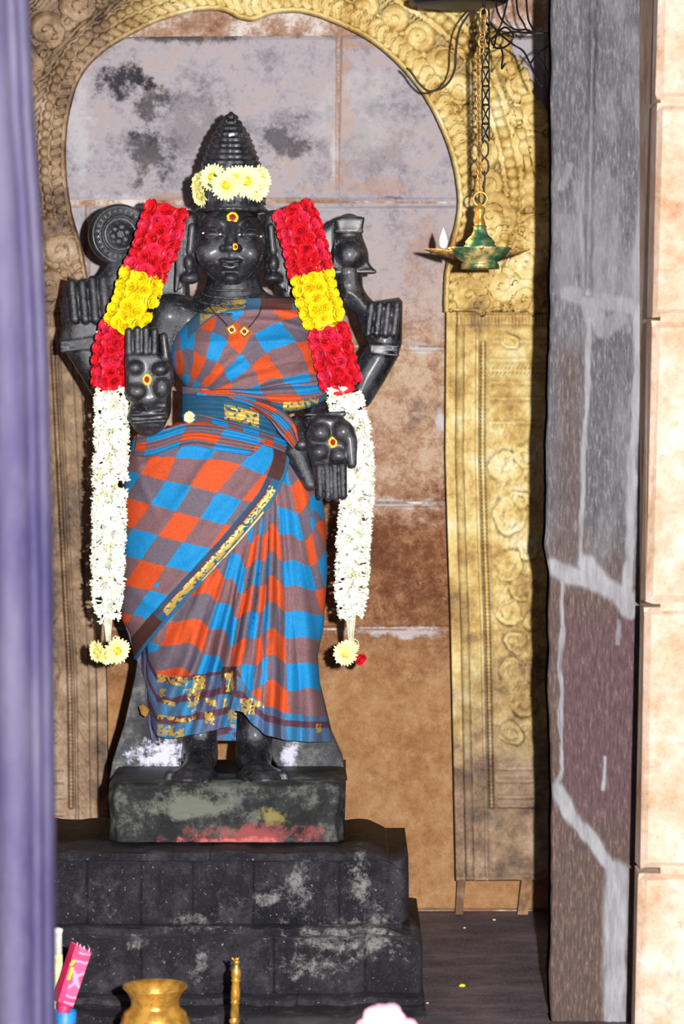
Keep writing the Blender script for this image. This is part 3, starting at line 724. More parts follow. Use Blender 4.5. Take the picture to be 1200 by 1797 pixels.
    for i in range(6):
        a = 2*PI*i/6+.3; cc = dc+A @ Vector((13*U*math.cos(a), 13*U*math.sin(a), .002))
        m.lathe([(8*U*math.sin(t), -.005*math.cos(t)) for t in np.linspace(.1, PI-.1, 7)], cc, 14, axis=A)
    tag(m.build('discus_carving', M['granite'], root), kind='stuff')
    # ---- conch
    ch = Field((P(560,0,4.9).x, 4.83, P(0,500,4.9).z), (P(668,0,4.9).x, 4.96, P(0,370,4.9).z), .0016)
    ch.ell(c_(613,448,4.885), (34*U, .040, 32*U), .01); ch.cap(c_(612,425,4.885), c_(612,396,4.885), 26*U, 22*U, .01)
    ch.prism([(586,384),(598,380),(632,380),(640,382),(637,400),(630,410),(592,410)], 4.86, 4.92, .006, .006, dm=4.87)
    ch.cap(c_(590,406,4.865), c_(634,406,4.865), 4*U, k=.003); ch.cap(c_(588,478,4.866), c_(656,477,4.866), 4.5*U, 3*U, k=.004)
    ch.prism([(588,462),(604,440),(636,440),(648,462),(660,478),(585,480)], 4.865, 4.92, .006, .008, dm=4.87)
    ch.ell(c_(613,446,4.852), (20*U, .012, 22*U), .002)
    for i in range(4): ch.cap(c_(588+i*5,420,4.862), c_(586+i*4,470,4.860), 1.8*U, k=.001)
    Vh, Fh = ch.mesh(); mesh_obj('conch', Vh, Fh, M['granite'], root); trees.append(bvh_of(Vh, Fh))
    # ---- side slabs that brace the legs
    def slab(pts, d0, d1, nm, mat, parent, bev=.004, lab=None):
        n = len(pts); c0 = [P(a, b, d0) for a, b in pts]; cx = sum(p.x for p in c0)/n; cz = sum(p.z for p in c0)/n
        ins = [Vector((p.x+(cx-p.x)*.03, d0, p.z+(cz-p.z)*.03)) for p in c0]
        r1 = [Vector((p.x, d0+bev, p.z)) for p in c0]; r2 = [Vector((p.x, d1, p.z)) for p in c0]
        v = ins+r1+r2; f = [tuple(range(n))[::-1], tuple(range(2*n, 3*n))]
        for k in (0, 1): f += [(k*n+i, k*n+(i+1) % n, (k+1)*n+(i+1) % n, (k+1)*n+i) for i in range(n)]
        bm = bmesh.new(); bv = [bm.verts.new(q) for q in v]
        for q in f: bm.faces.new([bv[i] for i in q])
        bmesh.ops.recalc_face_normals(bm, faces=bm.faces); me_v = [tuple(q.co) for q in bm.verts]; me_f = [tuple(w.index for w in q.verts) for q in bm.faces]
        bm.verts.index_update(); me_f = [tuple(w.index for w in q.verts) for q in bm.faces]; bm.free()
        return mesh_obj(nm, me_v, me_f, mat, parent, smooth=False)
    slab([(250,1100),(236,1190),(218,1270),(196,1340),(191,1370),(330,1370),(345,1300),(345,1100)], 4.87, 4.93, 'support_slab', M['ash'], root)
    slab([(455,1100),(460,1300),(500,1370),(609,1370),(600,1330),(582,1290),(560,1200),(550,1100)], 4.87, 4.93, 'support_slab', M['ash'], root)
    # ---- pedestal block
    nx, nz = 90, 26
    ys = np.linspace(1374, 1492, nz); t = np.linspace(0, 1, nx)
    xl = np.interp(ys, [1374,1400,1440,1470,1492], [192,190,194,192,196]); xr = np.interp(ys, [1374,1395,1430,1450,1475,1492], [607,606,600,598,604,604])
    X = xl[:, None]+(xr-xl)[:, None]*t; Y = np.repeat(ys[:, None], nx, 1)
    rb = (1-sst(0, .05, t))+sst(.95, 1, t)
    dep = 4.665+.03*rb[None, :]**2+.004*fbm(X, Y, 40, 2)+.012*(1-sst(1374, 1384, Y))+.02*sst(1478, 1492, Y)*(1-.0*X)
    Yv = Y+ (1-sst(1374,1376,Y))*0
    V = Pn(X, Yv, dep).reshape(-1, 3); V[:, 2] = np.maximum(V[:, 2], .2430)
    top = Pn(X[0], 1374, 4.67); top_b = top.copy(); top_b[:, 1] = 4.95; top_b[:, 2] = top[:, 2]; bot = V.reshape(nz, nx, 3)[-1].copy(); bot_b = bot.copy(); bot_b[:, 1] = 4.95
    top0 = V.reshape(nz, nx, 3)[0].copy(); n0 = len(V)
    V = np.concatenate([V, top_b, bot_b]); fs = grid_faces(nz, nx).tolist()
    for i in range(nx-1): fs += [(n0+i, i, i+1, n0+i+1), ((nz-1)*nx+i, n0+nx+i, n0+nx+i+1, (nz-1)*nx+i+1), (n0+i, n0+i+1, n0+nx+i+1, n0+nx+i)]
    fs += [tuple([n0]+[n0+nx]+[k*nx for k in range(nz-1, -1, -1)]), tuple([n0+nx-1]+[k*nx+nx-1 for k in range(nz)]+[n0+2*nx-1])]
    tag(mesh_obj('pedestal', V, fs, M['pedestal'], root), 'rough pedestal block with pink and ochre powder stains')
    return root, trees
STAT, TREES = statue()
ZT = P(0, 1374, 4.67).z
# ================================================================== PLINTH of stone courses
def plinth():
    root = thing('stone_plinth', 'sooty blackened stepped stone plinth with white smears under the statue', 'plinth', (P(420,0,4.6).x, 4.7, 0))
    tag(root)
    def course(xa, xb, ya, yb_, d, cuts, rnd, dback=4.93, right_round=0):
        zt = P(0, ya, d).z; zb = max(P(0, yb_, d).z, 0) if yb_ < 3000 else 0
        for a, b in zip(cuts[:-1], cuts[1:]):
            nx, nz = max(6, int((b-a)/7)), 12; t = np.linspace(0, 1, nx); s = np.linspace(0, 1, nz)
            x = a+(b-a)*t; X = np.repeat(x[None, :], nz, 0); S = np.repeat(s[:, None], nx, 1)
            gx = (1-sst(0, 3.5/(b-a), t))+sst(1-3.5/(b-a), 1, t)
            e = (1-sst(0, .14, S))**2*rnd+(sst(.88, 1, S))**2*rnd*.6
            dd = d+e+.010*gx[None, :]+.004*fbm(X, S*(zt-zb)*1000, 34, int(a) % 17)
            if b == cuts[-1]: dd = dd+.05*right_round*sst(1-26/(b-a), 1, t)[None, :]**2
            z_ = zt+(zb-zt)*S-.004*fbm(X, X*0, 50, 3)*(S < .1)
            if b == cuts[-1] and right_round: z_ = z_-.045*right_round*(np.clip((t-(1-110/(b-a)))/(110/(b-a)), 0, 1)[None, :]**2.4)*(1-S)**1.2
            xw = (X-600)*d/F
            V = np.stack([xw, dd, z_], -1).reshape(-1, 3); n0 = len(V)
            tb = V.reshape(nz, nx, 3)[0].copy(); tb[:, 1] = dback; bb = V.reshape(nz, nx, 3)[-1].copy(); bb[:, 1] = dback
            V = np.concatenate([V, tb, bb]); fs = grid_faces(nz, nx).tolist()
            for i in range(nx-1): fs += [(n0+i, i, i+1, n0+i+1), ((nz-1)*nx+i, n0+nx+i, n0+nx+i+1, (nz-1)*nx+i+1), (n0+i, n0+i+1, n0+nx+i+1, n0+nx+i)]
            fs += [tuple([n0, n0+nx]+[k*nx for k in range(nz-1, -1, -1)]), tuple([n0+nx-1]+[k*nx+nx-1 for k in range(nz)]+[n0+2*nx-1])]
            mesh_obj('stone_block', V, fs, M['plinth'], root)
    course(0, 0, 1495, 1512, 4.60, [40, 368, 718], .010, 4.94, 1.0)
    course(0, 0, 1513, 1622, 4.605, [40, 151, 246, 337, 444, 595, 718], .003, 4.94, .5)
    course(0, 0, 1627, 1648, 4.58, [38, 337, 722], .006, 4.94, .4)
    course(0, 0, 1649, 1748, 4.54, [30, 246, 480, 640, 742], .006, 4.94, .2)
    course(0, 0, 1753, 1782, 4.50, [20, 300, 520, 745], .006, 4.94, 0)
    course(0, 0, 1784, 4000, 4.42, [10, 230, 470, 748], .006, 4.94, 0)
    z0 = P(0, 1513, 4.605).z
    m = MB(); m.box((P(50,0,4.62).x, 4.625, 0), (P(705,0,4.62).x, 4.93, z0)); m.build('core', M['plinth'], root, smooth=False)
plinth()
# ================================================================== EMBOSSED BRASS ARCH
def spiral(X, Y, cx, cy, R, turns=1.6, sgn=1, ph=0.0, amp=1.0):
    rho = np.hypot(X-cx, Y-cy)/R; th = np.arctan2(Y-cy, X-cx)*sgn
    dome = np.sqrt(np.clip(1-rho**2, 0, 1)); gr = .5+.5*np.cos(th+ph-2*PI*turns*rho)
    gr = gr**.7
    return amp*np.where(rho < 1, dome*.40+gr*.55*sst(1.0, .9, rho)*sst(.05, .25, rho)+.55*np.exp(-(rho/.16)**2), 0)
def blur(h, r):
    k = np.exp(-np.linspace(-2, 2, 2*r+1)**2); k /= k.sum()
    g_ = np.pad(h, r, 'edge'); g_ = np.apply_along_axis(lambda v: np.convolve(v, k, 'valid'), 0, g_); return np.apply_along_axis(lambda v: np.convolve(v, k, 'valid'), 1, g_)
def arch():
    root = thing('brass_arch', 'embossed brass arch with scrolls and beads framing the statue', 'arch', P(480, 1600, 5.28))
    D0 = 5.285
    inner = [(150,548),(150,500),(147,480),(140,440),(122,372),(113,310),(112,250),(120,190),(140,132),(180,88),(235,55),(285,32),(340,17),(380,14),(405,20),(425,30),(445,33),(462,27),(490,19),(530,19),(580,34),(640,62),(690,100),(735,150),(772,212),(797,280),(807,340),(805,385),(793,432),(785,480),(783,520),(783,548)]
    q = np.array(spline(inner, 10)); seg = np.hypot(*np.diff(q, axis=0).T); s = np.concatenate([[0], np.cumsum(seg)])
    ns = int(s[-1]/1.9); ss = np.linspace(0, s[-1], ns); ix = np.interp(ss, s, q[:, 0]); iy = np.interp(ss, s, q[:, 1])
    cx = np.interp(ix, [100,300,600,800], [330,440,480,600]); cy = np.minimum(350, 999)
    dx = ix-460; dy = np.minimum(iy-350, 0)
    dx = np.where(iy >= 350, np.sign(dx)*300, dx); L = np.hypot(dx, dy); dx /= L; dy /= L
    k = np.exp(-np.linspace(-2,2,61)**2); k /= k.sum()
    dx = np.convolve(np.pad(dx, 30, 'edge'), k, 'valid'); dy = np.convolve(np.pad(dy, 30, 'edge'), k, 'valid'); L = np.hypot(dx, dy); dx /= L; dy /= L
    Wd = np.full(ns, 168.0)+7*np.abs(np.sin(ss*PI/52))
    nt = 92; t = np.linspace(0, 1, nt); T = Wd[:, None]*t; S = np.repeat(ss[:, None], nt, 1)
    X = ix[:, None]+dx[:, None]*T; Y = iy[:, None]+dy[:, None]*T
    left = (ix < 460)[:, None]
    tb = np.where(left, np.interp(S, [0, 300, 620, s[-1]*.5], [33, 33, 36, 84]), np.interp(S, [s[-1]*.5, s[-1]], [84, 88]))
    h = np.zeros_like(X)
    h += 2.2*sst(5, 0, np.abs(T-2))                                     # inner lip
    bw = np.where(left & (tb < 40), 24, 38)
    inb = sst(4, 8, T)*sst(bw, bw-4, T)
    h += inb*(1.2+1.9*np.maximum(0, np.cos(2*PI*S/17+3.6*np.sin(PI*(T-6)/32)+.6*np.sin(S/40)))**.8+.7*np.maximum(0, np.cos(2*PI*S/8.5+6*np.sin(PI*(T-6)/30))))
    h += 1.6*np.exp(-((T-bw-1)/2.)**2)
    cen = ((S/15.) % 1-.5)*15
    rt = (X > 600) & (Y < 370); lm = np.where(rt, 0.0, 1.0)
    h += lm*np.where((cen**2+(T-tb)**2) < 4.6**2, 4.2*np.sqrt(np.clip(1-(cen**2+(T-tb)**2)/4.6**2, 0, 1)), 0)
    for o_ in (-10, 10): h += lm*1.8*np.exp(-((T-tb-o_*np.where(left & (tb < 40), .8, 1.6))/1.8)**2)
    h += lm*.9*np.exp(-((T-tb)/14)**2)
    bpth = [tuple(p) for p in spline([(590,-62),(660,-38),(735,8),(790,48),(832,98),(860,160),(880,220),(894,280),(902,335),(900,372)], 6)]
    bd_, bp_ = pdist(X, Y, bpth); LB = sum(math.dist(a, b) for a, b in zip(bpth[:-1], bpth[1:]))
    cb = ((bp_*LB/18.) % 1-.5)*18; q2 = cb**2+bd_**2
    inR = 1-lm
    h += inR*np.where(q2 < 5.2**2, 5.0*np.sqrt(np.clip(1-q2/5.2**2, 0, 1)), 0)+inR*1.2*np.exp(-(bd_/13)**2)
    opth = [(a+13, b-10) for a, b in bpth]; od, _ = pdist(X, Y, opth); ipth = [(a-12, b+10) for a, b in bpth]; idd, _ = pdist(X, Y, ipth)
    h += inR*(3.2*np.exp(-(od/2.2)**2)+2.0*np.exp(-(idd/2.0)**2))
    for kq, (a, b, R_) in enumerate(((640,12,20),(690,34,22),(735,66,24),(775,108,24),(806,158,24),(830,212,24),(846,268,25),(856,322,22),(700,-20,20),(905,40,30),(928,95,26),(920,150,30),(938,205,26),(926,262,34),(945,320,26),(925,372,30),(868,372,26),(955,150,22),(850,20,24),(872,75,22),(800,5,20),(893,118,16),(905,205,14))):
        h = np.maximum(h, inR*sst(13, 17, bd_)*sst(bw-2, bw+3, T)*spiral(X, Y, a, b, R_, 1.2+.3*(kq % 3), 1 if kq % 2 else -1, kq*1.3)*6.0)
    # volutes, inner row and outer row
    for kk, (off, R, step) in enumerate(((62, 21, 40), (136, 31, 58), (118, 12, 29))):
        for i in range(int(s[-1]/step)):
            sc_ = (i+.5)*step+(14*kk); j = int(np.clip(np.searchsorted(ss, sc_), 0, ns-1))
            tbj = float(tb[j, 0])
            if off == 62 and tbj < 70: continue
            o_ = off if tbj > 60 else (off-42 if kk else off)
            xx, yy = ix[j]+dx[j]*o_, iy[j]+dy[j]*o_
            if ix[j] > 590 and iy[j] < 380: continue
            a = slice(max(0, j-90), j+90)
            h[a] = np.maximum(h[a], spiral(X[a], Y[a], xx, yy, R, 1.5, 1 if i % 2 else -1, i*1.1)*5.2)
    feather = .45*np.cos(2*PI*(X+Y)/11+5*fbm(X, Y, 40, 2))*sst(bw+6, bw+14, T)*sst(1.5, .5, h)
    h += feather+.5*fbm(X, Y, 24, 4)
    # foliage where the arch meets the pilasters
    for (a, b, R, sg) in ((822,520,34,1),(880,500,30,-1),(918,528,24,1),(104,440,30,1),(90,395,20,-1),(85,500,26,1),(120,505,18,-1),(860,380,44,1)):
        h = np.maximum(h, spiral(X, Y, a, b, R, 1.3, sg, 1)*6.0)
    h += 2.0*np.exp(-((pdist(X, Y, [(95,372),(112,395),(128,430),(140,490)])[0])/5)**2)+2.0*np.exp(-((pdist(X, Y, [(845,0),(880,60),(905,160),(915,240),(935,330)])[0])/3)**2)
    up_ = (1-sst(300, 480, Y)); crevice_shade = np.clip(.95-(h-h.mean())/2.4-.2, 0, 1)*(.40+.60*sst(30, 52, T)*(.35+.65*up_))+.22*sst(38,60,T)*up_*sst(tb-6,tb-16,T)
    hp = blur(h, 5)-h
    crevice_shade = np.clip(hp*1.1+.12+.45*sst(bw+2, bw+8, T)*sst(1.6, .4, h)*(.4+.6*up_), 0, 1)  # shade in hollows and between motifs, baked into the colour attribute
    dep = D0-h*.0013+.0006
    V = Pn(X, Y, 5.28); V[..., 1] = dep; V = V.reshape(-1, 3)
    cols = np.repeat(crevice_shade.reshape(-1, 1), 3, 1)
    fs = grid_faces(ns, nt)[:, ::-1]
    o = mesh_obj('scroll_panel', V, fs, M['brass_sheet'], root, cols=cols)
    md = o.modifiers.new('thick', 'SOLIDIFY'); md.thickness = .012; md.offset = -1
    # wooden backing rim that darkens the inner edge
    # ---- pilasters
    def pilaster(xf, sgn, y0, y1, wd):
        """xf(y) inner edge; sgn +1 runs to the right; wd its width"""
        ys = np.arange(y0, y1, 2.2); us = np.linspace(0, wd, 96)
        Ug, Yg = np.meshgrid(us, ys); Xg = xf(Yg)+sgn*Ug
        h = np.zeros_like(Xg)
        h += 3*sst(0, 2, Ug)*sst(20, 17, Ug)
        h += -1.5*np.exp(-((Ug-25)/4)**2)
        low = sst(570, 575, Yg)
        h += low*2.2*sst(32, 34, Ug)*sst(54, 52, Ug)+low*sst(34,37,Ug)*sst(53,50,Ug)*.5*np.maximum(0, np.cos(2*PI*(Yg+Ug*1.6)/34))**6*2
        h += low*2.8*np.exp(-((Ug-56)/1.5)**2)
        cen = ((Yg/6.6) % 1-.5)*6.6; r2 = (cen/3.1)**2+((Ug-66)/4.6)**2
        h += low*(Yg > 598)*(Yg < 1420)*np.where(r2 < 1, 3.6*np.sqrt(np.clip(1-r2, 0, 1)), 0)+low*1.5*np.exp(-((Ug-66)/8)**2)
        h += 2*sst(550, 553, Yg)*sst(572, 568, Yg)*sst(10, 14, Ug)*(1+.5*np.cos(2*PI*Ug/6))
        rg = sst(76, 80, Ug)
        for yy in (600, 632, 650, 672, 700, 742, 1350, 1372, 1400): h += rg*1.8*np.exp(-((Yg-yy)/2.5)**2)
        h += rg*sst(640, 643, Yg)*sst(662, 658, Yg)*1.6*np.maximum(0, np.cos(2*PI*(Ug+(Yg-650)*.8)/7))
        for (a, b, R, sg) in ((112,598,15,1),(108,820,30,1),(140,800,20,-1),(108,905,30,-1),(106,990,28,1),(128,1035,22,-1),(104,1075,24,1),(116,1130,20,-1),(108,1180,26,1),(126,1240,22,-1),(106,1290,20,1),(130,880,18,-1),(142,960,18,1),(146,1090,18,1),(146,1180,18,1)):
            wx = Ug+7*fbm(Ug, Yg, 34, 21); wy = Yg+9*fbm(Ug, Yg, 34, 23); h = np.maximum(h, spiral(wx, wy, a, b, R*1.05, 1.1, sg, .6+a)*3.6)
        h += 1.1*fbm(Xg, Yg, 30, 4)*sst(540, 600, Yg)+rg*sst(690,760,Yg)*sst(1340,1260,Yg)*(1.6*np.abs(fbm(Ug*1.6, Yg, 26, 31))+.22*np.cos(2*PI*(Yg*.5+Ug)/11+9*fbm(Ug, Yg, 30, 33)))
        h += 2*sst(y1-10, y1-4, Yg)+2.2*np.exp(-((Yg-(y1-130))/2)**2)*rg
        crevice_shade = np.clip(.75-(h-1.2)/3.0-.25, 0, 1)*.6
        crevice_shade = np.clip((blur(h, 5)-h)*.8+.05, 0, 1)  # painted crevice shade, from how far the relief dips locally
        dep = 5.285-h*.0012
        V = Pn(Xg, Yg, 5.28); V[..., 1] = dep
        fs = grid_faces(len(ys), len(us)); fs = fs if sgn > 0 else fs[:, ::-1]
        o = mesh_obj('pilaster', V.reshape(-1, 3), fs, M['brass_sheet'], root, cols=np.repeat(crevice_shade.reshape(-1, 1), 3, 1))
        md = o.modifiers.new('thick', 'SOLIDIFY'); md.thickness = .012; md.offset = -1
    pilaster(lambda y: np.interp(y, [500,548,800,960,1100,1300,1545], [783,782,780.5,785,790,794,799]), 1, 540, 1546, 180)
    pilaster(lambda y: np.interp(y, [480,548,800,1000,1170,1250,1450,1560], [150,155,168,178,187,189,191,192]), -1, 540, 1560, 130)
    for (a, b, c_, e) in ((803,818,799,812),(916,934,908,926),(172,186,172,186),(70,86,70,86)):
        m = MB(); p = [P(a,1540,5.28), P(b,1540,5.28), P(e,1605,5.30), P(c_,1605,5.30)]
        v = [(q.x, q.y+dy_, max(q.z, .0)) for dy_ in (0.0, .022) for q in p]
        m.add(v, [(0,1,2,3)[::-1],(4,5,6,7),(0,1,5,4),(1,2,6,5),(2,3,7,6),(3,0,4,7)])
        o = m.build('wooden_leg', M['wood'], root, smooth=False)
arch()
# ================================================================== SARI
YS_ = [690,735,750,770,800,830,860,900,1000,1060,1100,1150,1200,1250,1300,1330]
XL_ = [322,318,300,236,230,225,222,220,221,218,222,238,258,257,268,270]
XR_ = [578,520,512,522,545,556,562,568,573,569,566,556,560,571,582,584]
def sil(y): return np.interp(y, YS_, XL_), np.interp(y, YS_, XR_)
C_OO = np.array(s2l((206,78,32))[:3]); C_BB = np.array(s2l((18,134,194))[:3]); C_OB = np.array(s2l((104,92,104))[:3]); C_BO = np.array(s2l((124,92,96))[:3]); C_T = np.array(s2l((38,98,134))[:3]); C_G = np.array(s2l((224,188,92))[:3]); C_M = np.array(s2l((92,56,72))[:3]); C_DB = np.array(s2l((70,40,36))[:3])
def check(u, v):
    def sq(x): 
        f = np.abs(((x*.5) % 1)*2-1)            # 0..1 triangle, period 2
        return sst(.49, .51, f)
    a = sq(u)[..., None]; b = sq(v)[..., None]
    return a*b*C_OO+(1-a)*(1-b)*C_BB+a*(1-b)*C_OB+(1-a)*b*C_BO
def zari(X, Y, sc=7):
    n = np.sin(X/sc*2*PI*.35+3*vnoise(X, Y, sc, 3))*np.sin(Y/sc*2*PI*.35+3*vnoise(X, Y, sc, 9)); return sst(-.32, -.12, n)
def cloth(name, X, Y, D, col, gold, parent, wrap=False, thick=.0016, label=None, rev=False):
    V = Pn(X, Y, D); nr, nc = X.shape; fs = grid_faces(nr, nc, wrap)
    if rev: fs = fs[:, ::-1]
    o = mesh_obj(name, V.reshape(-1, 3), fs, M['sari'], parent, cols=col.reshape(-1, 3))
    a = o.data.attributes.new('Gold', 'FLOAT', 'POINT'); a.data.foreach_set('value', np.clip(gold, 0, 1).astype(np.float32).ravel())
    md = o.modifiers.new('thick', 'SOLIDIFY'); md.thickness = thick; md.offset = -1
    if label: o['label'] = label
    return V.reshape(-1, 3), fs
def ridge(X, Y, pts, w, a):
    d, p = pdist(X, Y, pts); return a*np.exp(-(d/w)**2)*np.sin(np.clip(p, .02, .98)*PI)**.4
SARI_T = []
def sari():
    root = thing('checked_sari', 'orange and blue checked cotton sari with gold border draped on the statue', 'sari', P(410, 1300, 4.80))
    # ---------- lower pleated skirt, a closed tube
    nr = 400; nth = 460
    ys = np.linspace(742, 1300, nr); a = np.linspace(-PI*.5, PI*1.5, nth, endpoint=False)   # a=0 right edge -> front at PI/2
    a = np.linspace(0, 2*PI, nth, endpoint=False)
    # denser on the front half
    af = np.concatenate([np.linspace(0, PI, int(nth*.8), endpoint=False), np.linspace(PI, 2*PI, nth-int(nth*.8), endpoint=False)])
    xl, xr = sil(ys); xc = (xl+xr)/2; w = (xr-xl)/2
    front = af < PI
    sx = np.where(front, np.cos(af), np.cos(af))
    Y0 = np.repeat(ys[:, None], nth, 1); X = xc[:, None]+w[:, None]*sx[None, :]
    apx, apy = 478, 700
    phi = np.arctan2(X-apx, Y0-apy); r = np.hypot(X-apx, Y0-apy)
    # hem height varies along x
    hem = np.interp(X, [255,262,277,300,345,390,404,412,425,445,466,500,540,580,590], [1215,1262,1292,1296,1288,1278,1275,1246,1250,1272,1290,1299,1302,1302,1302])
    frac = (Y0-742)/(1300-742); Y = np.where(front[None, :], 742+(hem-742)*frac, Y0)
    amp = sst(760, 1250, Y)
    ph = phi*46+2.2*np.sin(phi*9+1)+.5*fbm(phi*100, r*.25, 30, 2)
    fold = (np.maximum(0, np.sin(ph))**1.2*.75+.3*np.sin(ph*.37+2)+.22*np.sin(ph*2.3+r/60))
    dc = 4.868; b = np.interp(Y0, [742,860,1000,1200,1300], [.085,.108,.104,.098,.104])
    Dp = dc-b*np.where(front, np.sin(af), np.sin(af)*.35)[None, :]
    Dp = Dp-fold*amp*.030*np.where(front, np.sin(af)**.5 if False else np.sqrt(np.abs(np.sin(af))), .5)[None, :]
    Dp += .0012*fbm(X, Y, 16, 6)
    # outer silhouette ripple
    # pattern: stripes radiate with the folds
    u = phi*6.6+.55*np.cos(ph)*sst(820, 1000, Y)+.12*fbm(X, Y, 40, 4); v = (np.hypot(X-apx, (Y-apy)))/46.+.13*np.sin(ph)*sst(800,950,Y)+.25*np.sin(ph*.37+1)+.1*fbm(X, Y, 60, 8)+.35
    col = check(u*1.0+.25, v)
    # hem border
    dh = hem-Y; bandw = np.interp(X, [255,400,430,470,540,585], [112,100,52,50,46,42])
    tier = dh/28.0
    lf = X < 402
    inb = sst(bandw+1, bandw-1, dh)
    bc = np.where((np.sin(X/17+2)*.5+.5 > .5)[..., None], C_T*1.7, C_T*1.1+C_M*.6)
    colb = np.where(((dh % 36) > 24)[..., None], C_M, bc)
    colb = np.where((sst(.1,.3,np.sin(X/9.5+dh/60)) > .7)[..., None] & (dh < 100)[..., None], colb*.6+C_DB*.6, colb)
    gs = np.zeros_like(X)
    for (x0, x1, y0, y1) in ((277,328,1185,1200),(340,362,1188,1212),(322,355,1207,1212),(330,350,1212,1238),(286,306,1231,1238),(282,292,1212,1226),(277,345,1257,1264),(358,376,1252,1272),(277,322,1274,1292),(395,411,1178,1212),(392,400,1222,1238),(422,448,1228,1256),(448,464,1230,1240),(335,350,1244,1248),(362,380,1228,1240),(553,562,1268,1284),(405,410,1258,1275),(402,418,1245,1262)):
        gs = np.maximum(gs, (X > x0)*(X < x1)*(Y > y0+3*np.sin(X/12))*(Y < y1+3*np.sin(X/12)))
    gold = gs*zari(X, Y, 6)*inb
    col = col*(1-inb[..., None])+colb*inb[..., None]
    # gold patch framed above the border
    pf = ((X > 390)*(X < 416)*(Y > 1170)*(Y < 1218))*(1-gs); col = np.where((pf > 0)[..., None], C_DB, col)
    col = col*(1-gold[..., None])+C_G*gold[..., None]
    col = col*(1+.10*fbm(X*2, Y*.4, 30, 5))[..., None]
    V, fs = cloth('pleated_skirt', X, Y, Dp, np.clip(col, 0, 1), gold, root, wrap=True, rev=False)
    SARI_T.append(bvh_of(V[::1], fs))
    # ---------- over-drape with the diagonal gold border
    bp = [(505,778),(508,800),(500,835),(478,880),(440,928),(398,976),(362,1015),(328,1052),(296,1088),(262,1128),(240,1158)]
    bq = np.array(spline(bp, 12)); by, bx = bq[:, 1], bq[:, 0]
    nr, nc = 330, 250
    ys = np.linspace(752, 1157, nr); t = np.linspace(0, 1, nc)
    xb = np.interp(ys, by, bx); xb = np.where(ys < 778, np.interp(ys, [752,778], [488,505]), xb)
    xl = np.interp(ys, [752,762,772,800,830,860,900,1000,1060,1090,1110,1157], [300,262,236,231,225,221,219,220,217,219,232,239])
    xc = (sil(ys)[0]+sil(ys)[1])/2; w_ = xc-xl+2
    # angle param so that the cloth turns round the left hip
    a1 = np.arccos(np.clip((xb-xc)/np.maximum(w_, 150), -1, 1)); a0 = PI*1.12
    A_ = a0+(a1-a0)[:, None]*t
    X = xc[:, None]+w_[:, None]*np.cos(A_); X = np.where(A_ > PI, X, X)
    # make the right side follow xb exactly
    X = X+(xb-X[:, -1])[:, None]*t**3
    Y = np.repeat(ys[:, None], nc, 1)
    bb = np.interp(Y, [742,860,1000,1157], [.085,.108,.104,.098])+.011
    Dp = 4.866-bb*np.sin(A_)
    dist, par = pdist(X, Y, [tuple(p) for p in bq[::4]])
    Dp -= .006*np.exp(-(dist/9)**2)
    for (pts, ww, aa) in ([[(330,748),(380,790),(300,900)], 9, .005], [[(470,790),(430,850),(330,960)], 11, .006], [[(240,790),(250,850),(275,900)], 8, .005], [[(505,800),(430,900),(330,1000),(250,1090)], 10, .004],
                          [[(235,980),(290,1000),(380,990)], 12, .004], [[(400,760),(350,850),(250,960)], 14, .004], [[(222,1020),(260,1060),(300,1070)], 9, .004], [[(236,800),(300,775),(330,765)], 5, .006], [[(240,822),(300,788),(350,770)], 5, .005]):
        Dp -= ridge(X, Y, pts, ww, aa)
    Dp -= .0015*fbm(X, Y, 22, 16)
    ax_, ay_ = 44., 12.; bx_, by_ = -29., 43.
    gx = X-368; gy = Y-936                      # centre of the orange cell by the middle
    det = ax_*by_-ay_*bx_
    # orange cell centre at zoomed (350,125): photo (308,896)
    gx = X-308; gy = Y-896
    v = (ax_*gy-ay_*gx)/det
    u = (by_*gx-bx_*gy)/det
    un = -(dist/45.)+.5; 
    blend = sst(95, 20, dist)*sst(800, 850, Y)
    u = u+.08*fbm(X, Y, 70, 3)+.25*sst(860, 780, Y)*np.sin(X/40); v = v+.08*fbm(X, Y, 70, 5)+sst(850, 760, Y)*(.5*np.sin(X/55))
    col = check(u+.5+1, v+.5+1)
    # border strip along the edge
    inb = sst(30, 28.5, dist)
    bd = np.where((dist < 4)[..., None], C_T, np.where((dist > 24)[..., None], C_T*.55, np.where((dist > 19)[..., None], C_M*.9, C_T*.8)))
    dark = sst(.17,.13, par)+sst(.80, .86, par)
    bd = np.where(((dark > .5) & (dist > 5))[..., None], C_DB, bd)
    gold = ((dist > 5)*(dist < 19)*(par > .18)*(par < .80))*zari(X, Y, 8)
    gl = ((dist > 1)*(dist < 3)*(par > .28)*(par < .62))*1.0
    col = col*(1-inb[..., None])+bd*inb[..., None]
    gold = np.maximum(gold, gl*.8)*1.0; col = col*(1-gold[..., None])+C_G*gold[..., None]
    tl = sst(15, 5, Y-1140)*0
    V, fs = cloth('over_drape', X, Y, Dp, np.clip(col, 0, 1), gold, root, thick=.0022, rev=True)
    SARI_T.append(bvh_of(V, fs))
    # ---------- bodice
    nr, nc = 210, 300
    ys = np.linspace(524, 700, nr); t = np.linspace(0, 1, nc)
    xl = np.interp(ys, [524,530,540,552,570,585,602,620,640,655,672,690,700], [398,378,357,342,322,311,303,301,304,310,322,336,338])
    xr = np.interp(ys, [524,534,560,600,640,670,700], [520,560,566,572,578,582,584])
    xc = (xl+xr)/2; w_ = (xr-xl)/2
    th = np.linspace(PI*1.04, -.04*PI, nc); X = xc[:, None]+w_[:, None]*np.cos(th); Y = np.repeat(ys[:, None], nc, 1)
    bb = np.interp(Y, [524,545,600,700], [.068,.085,.105,.085])
